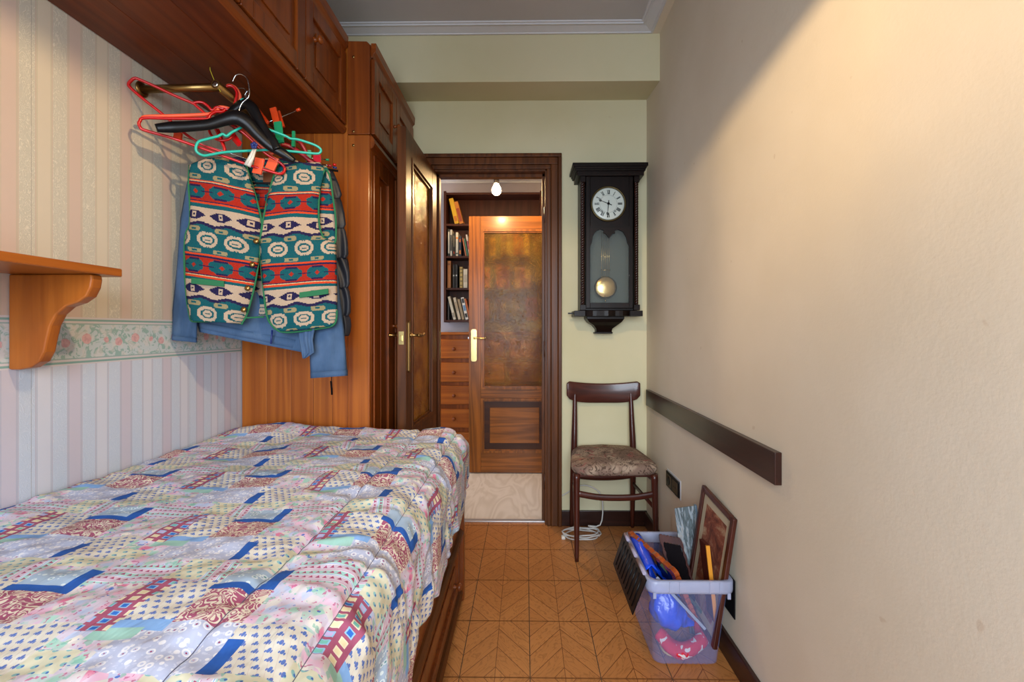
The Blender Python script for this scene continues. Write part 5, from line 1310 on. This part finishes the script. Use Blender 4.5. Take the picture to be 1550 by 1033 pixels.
def scal_board(name, label, cat, TL, TR, BR, BL, th, mat, inner, n=7, amp=0.004, sides='both', group=None):
    """framed panel with scalloped long edges; corners are world points, face normal towards the viewer"""
    TL, TR, BR, BL = [Vector(q) for q in (TL, TR, BR, BL)]; nn = (TR-TL).cross(BL-TL).normalized()
    if nn.y > 0: nn = -nn
    o_ = thing(name, label, cat, (TL+TR+BR+BL)/4, group)
    N = 56; outl = []
    def ed(A, B, k):
        D = (B-A); o2 = D.cross(nn).normalized()
        return [A+D*i/N+o2*amp*abs(math.sin(PI*k*i/N)) for i in range(N)]
    cen = (TL+TR+BR+BL)/4
    def edg(A, B, k, on):
        D = B-A; o2 = D.cross(nn).normalized(); o2 = o2 if o2.dot((A+B)/2-cen) > 0 else -o2
        return [A+D*i/N+o2*(amp*abs(math.sin(PI*k*i/N)) if on else 0) for i in range(N)]
    outl = edg(TL, TR, n, True)+edg(TR, BR, n, True)+edg(BR, BL, 3, False)+edg(BL, TL, n, sides == 'both')
    M = len(outl); mb = MB(); ins = [cen+(q-cen)*0.80 for q in outl]
    mb.v = [q-nn*th/2 for q in outl]+[q+nn*th/2 for q in outl]+[q+nn*th/2 for q in ins]+[q-nn*th/2 for q in ins]
    for i in range(M):
        j = (i+1) % M; mb.f += [[i, j, M+j, M+i], [M+i, M+j, 2*M+j, 2*M+i], [3*M+i, 3*M+j, j, i], [2*M+i, 2*M+j, 3*M+j, 3*M+i]]; mb.sm += [False]*4
    obj('frame', mb, mat, o_, bevel=0.0)
    pm = MB(); q = [cen+(p-cen)*0.805 for p in (TL, TR, BR, BL)]; pm.slab([p+nn*0.001 for p in q], 0.003); obj('panel', pm, inner, o_)
    return o_
DKG = Mat('dark_glass', 0.12, 0.6); DKG.base(rgb(16, 18, 22))
scal_board('scalloped_frame', 'orange varnished frame with scalloped edge leaning left in the crate', 'frame', (0.418, 1.835, 0.322), (0.512, 1.560, 0.306), (0.588, 1.575, 0.130), (0.500, 1.80, 0.130), 0.017, ORW['Y'], DKG.mat, n=9)
scal_board('scalloped_frame', 'dark red-brown scalloped frame with black centre, middle of the crate', 'frame', (0.518, 1.77, 0.338), (0.594, 1.755, 0.330), (0.640, 1.665, 0.10), (0.566, 1.67, 0.10), 0.016, RDW['Z'], MATTE, n=6)
# two thin dark panes with pale edge lying slanted
for i, (dx, yy, lab, mt) in enumerate(((0, 1.535, 'thin dark pane with pale grey edge slanting inside the crate front', plain('grey_edge', rgb(150, 158, 176), 0.4)), (0.030, 1.62, 'thin dark green-edged pane slanting behind the grey-edged one', plain('green_edge', rgb(52, 70, 52), 0.4)))):
    pn = thing('glass_pane', lab, 'pane', (0.52+dx, yy, 0.2)); A = Vector((0.440+dx*1.3, yy, 0.300)); B = Vector((0.606+dx*0.8, yy+0.01, 0.120)); nn = Vector((0.0, 1, 0)); dpt = Vector((0.0, 0.055, 0))
    D = (B-A).normalized(); up = Vector((-D.z, 0, D.x)); up = up if up.z > 0 else -up
    mb = MB(); mb.hexa([A, B, B+dpt, A+dpt, A+up*0.004, B+up*0.004, B+dpt+up*0.004, A+dpt+up*0.004]); obj('pane', mb, DKG.mat, pn)
    mb = MB(); mb.hexa([A-nn*0.002-up*0.003, B-nn*0.002-up*0.003, B-up*0.003, A-up*0.003, A-nn*0.002+up*0.006, B-nn*0.002+up*0.006, B+up*0.006, A+up*0.006]); obj('edge', mb, mt, pn)
# canvas painting
cvm = Mat('canvas_painting_grey_blue', 0.7); x_, y_, z_ = cvm.sep(cvm.coord())
nn1 = cvm.noise(cvm.xyz(x_*3.2+z_*0.35, y_, z_*0.55), 16, 4, 0.6, 1.2)
c = cvm.ramp(nn1, [(0.25, rgb(46, 54, 58)), (0.4, rgb(84, 96, 100)), (0.48, rgb(58, 66, 66)), (0.55, rgb(132, 142, 150)), (0.62, rgb(150, 146, 140)), (0.7, rgb(96, 112, 124)), (0.85, rgb(70, 76, 72))])
cvm.base(c); cvm.bump(nn1, 0.001, 0.4)
pt = thing('painting', 'unframed grey-blue abstract canvas painting standing in the crate', 'painting', (0.6, 1.7, 0.25))
TL, TR, BR, BL = (P(1021, 770, 1.775), P(1052, 766, 1.765), P(1073, 975, 1.690), P(1046, 975, 1.70))
mb = MB().slab([BL, BR, TR, TL], 0.004); obj('canvas', mb, cvm.mat, pt)
mb = MB().hexa([BR+Vector((0, 0, 0)), BR+Vector((0.009, 0.003, 0)), BR+Vector((0.009, 0.018, 0)), BR+Vector((0, 0.015, 0)), TR, TR+Vector((0.009, 0.003, 0)), TR+Vector((0.009, 0.018, 0)), TR+Vector((0, 0.015, 0))])
obj('edge_wrap', mb, plain('pale_blue_edge', rgb(112, 134, 152), 0.6), pt)
# narrow gilt-edged frame
gf = thing('gilt_frame', 'narrow frame with gold front edge standing upright in the crate', 'frame', (0.64, 1.6, 0.2))
A, B = P(1071.5, 827, 1.56), P(1085, 950, 1.545)
mb = MB().hexa([B+Vector((-0.006, 0, 0)), B+Vector((0.006, 0, 0)), B+Vector((0.006, 0.006, 0)), B+Vector((-0.006, 0.006, 0)), A+Vector((-0.0065, 0, 0)), A+Vector((0.0065, 0, 0)), A+Vector((0.0065, 0.006, 0)), A+Vector((-0.0065, 0.006, 0))])
obj('gold_edge', mb, plain('gold_edge', rgb(214, 140, 40), 0.4), gf)
d_ = Vector((-0.004, 0.05, 0)); mb = MB().hexa([B+Vector((-0.006, 0.006, 0)), B+Vector((0.006, 0.006, 0)), B+d_+Vector((0.006, 0, 0)), B+d_+Vector((-0.006, 0, 0)), A+Vector((-0.0065, 0.006, 0.002)), A+Vector((0.0065, 0.006, 0.002)), A+d_+Vector((0.0065, 0, 0.002)), A+d_+Vector((-0.0065, 0, 0.002))])
obj('side', mb, RDW['Z'], gf)
# framed print leaning on the wall
fp = thing('picture_frame', 'brown framed reddish print leaning against the right wall in the crate', 'picture frame', (0.67, 1.6, 0.3))
FT, NT = Vector((0.672, 1.725, 0.548)), Vector((0.694, 1.512, 0.505)); dn = Vector((-0.062, 0.012, -0.44)); NBt, FBt = NT+dn, FT+dn
nrm = (NT-FT).cross(dn).normalized(); nrm = nrm if nrm.x < 0 else -nrm
def q4(k0, k1, k2, k3): # a: 0 far..1 near ; b: 0 top..1 bottom
    f_ = lambda a, b: FT+(NT-FT)*a+dn*b
    return [f_(k0, k2), f_(k1, k2), f_(k1, k3), f_(k0, k3)]
for nm_, K in (('frame_side', (0, 0.085, 0, 1)), ('frame_side', (0.915, 1, 0, 1)), ('frame_top', (0.085, 0.915, 0, 0.042)), ('frame_bottom', (0.085, 0.915, 0.958, 1))):
    mb = MB(); q = q4(*K); mb.hexa([p-nrm*0.008 for p in q]+[p+nrm*0.008 for p in q]); obj(nm_, mb, CHAIRW['Z'], fp, bevel=0.003)
mb = MB(); q = q4(0.085, 0.915, 0.042, 0.958); mb.hexa([p-nrm*0.003 for p in q]+[p for p in q]); obj('mat_board', mb, plain('aged_mat_board', rgb(168, 152, 126), 0.7), fp)
prm = Mat('faded_red_print', 0.6); n1 = prm.noise(prm.coord(), 16, 5, 0.7, 0.6)
prm.base(prm.ramp(n1, [(0.36, rgb(78, 34, 22)), (0.5, rgb(122, 62, 40)), (0.6, rgb(150, 112, 84)), (0.68, rgb(168, 144, 116))]))
mb = MB(); q = q4(0.19, 0.81, 0.11, 0.89); mb.hexa([p for p in q]+[p+nrm*0.0008 for p in q]); obj('print', mb, prm.mat, fp)
bl = thing('storage_box', 'flat black box standing between the crate and the right wall', 'box', (0.68, 1.7, 0.15)) if False else None
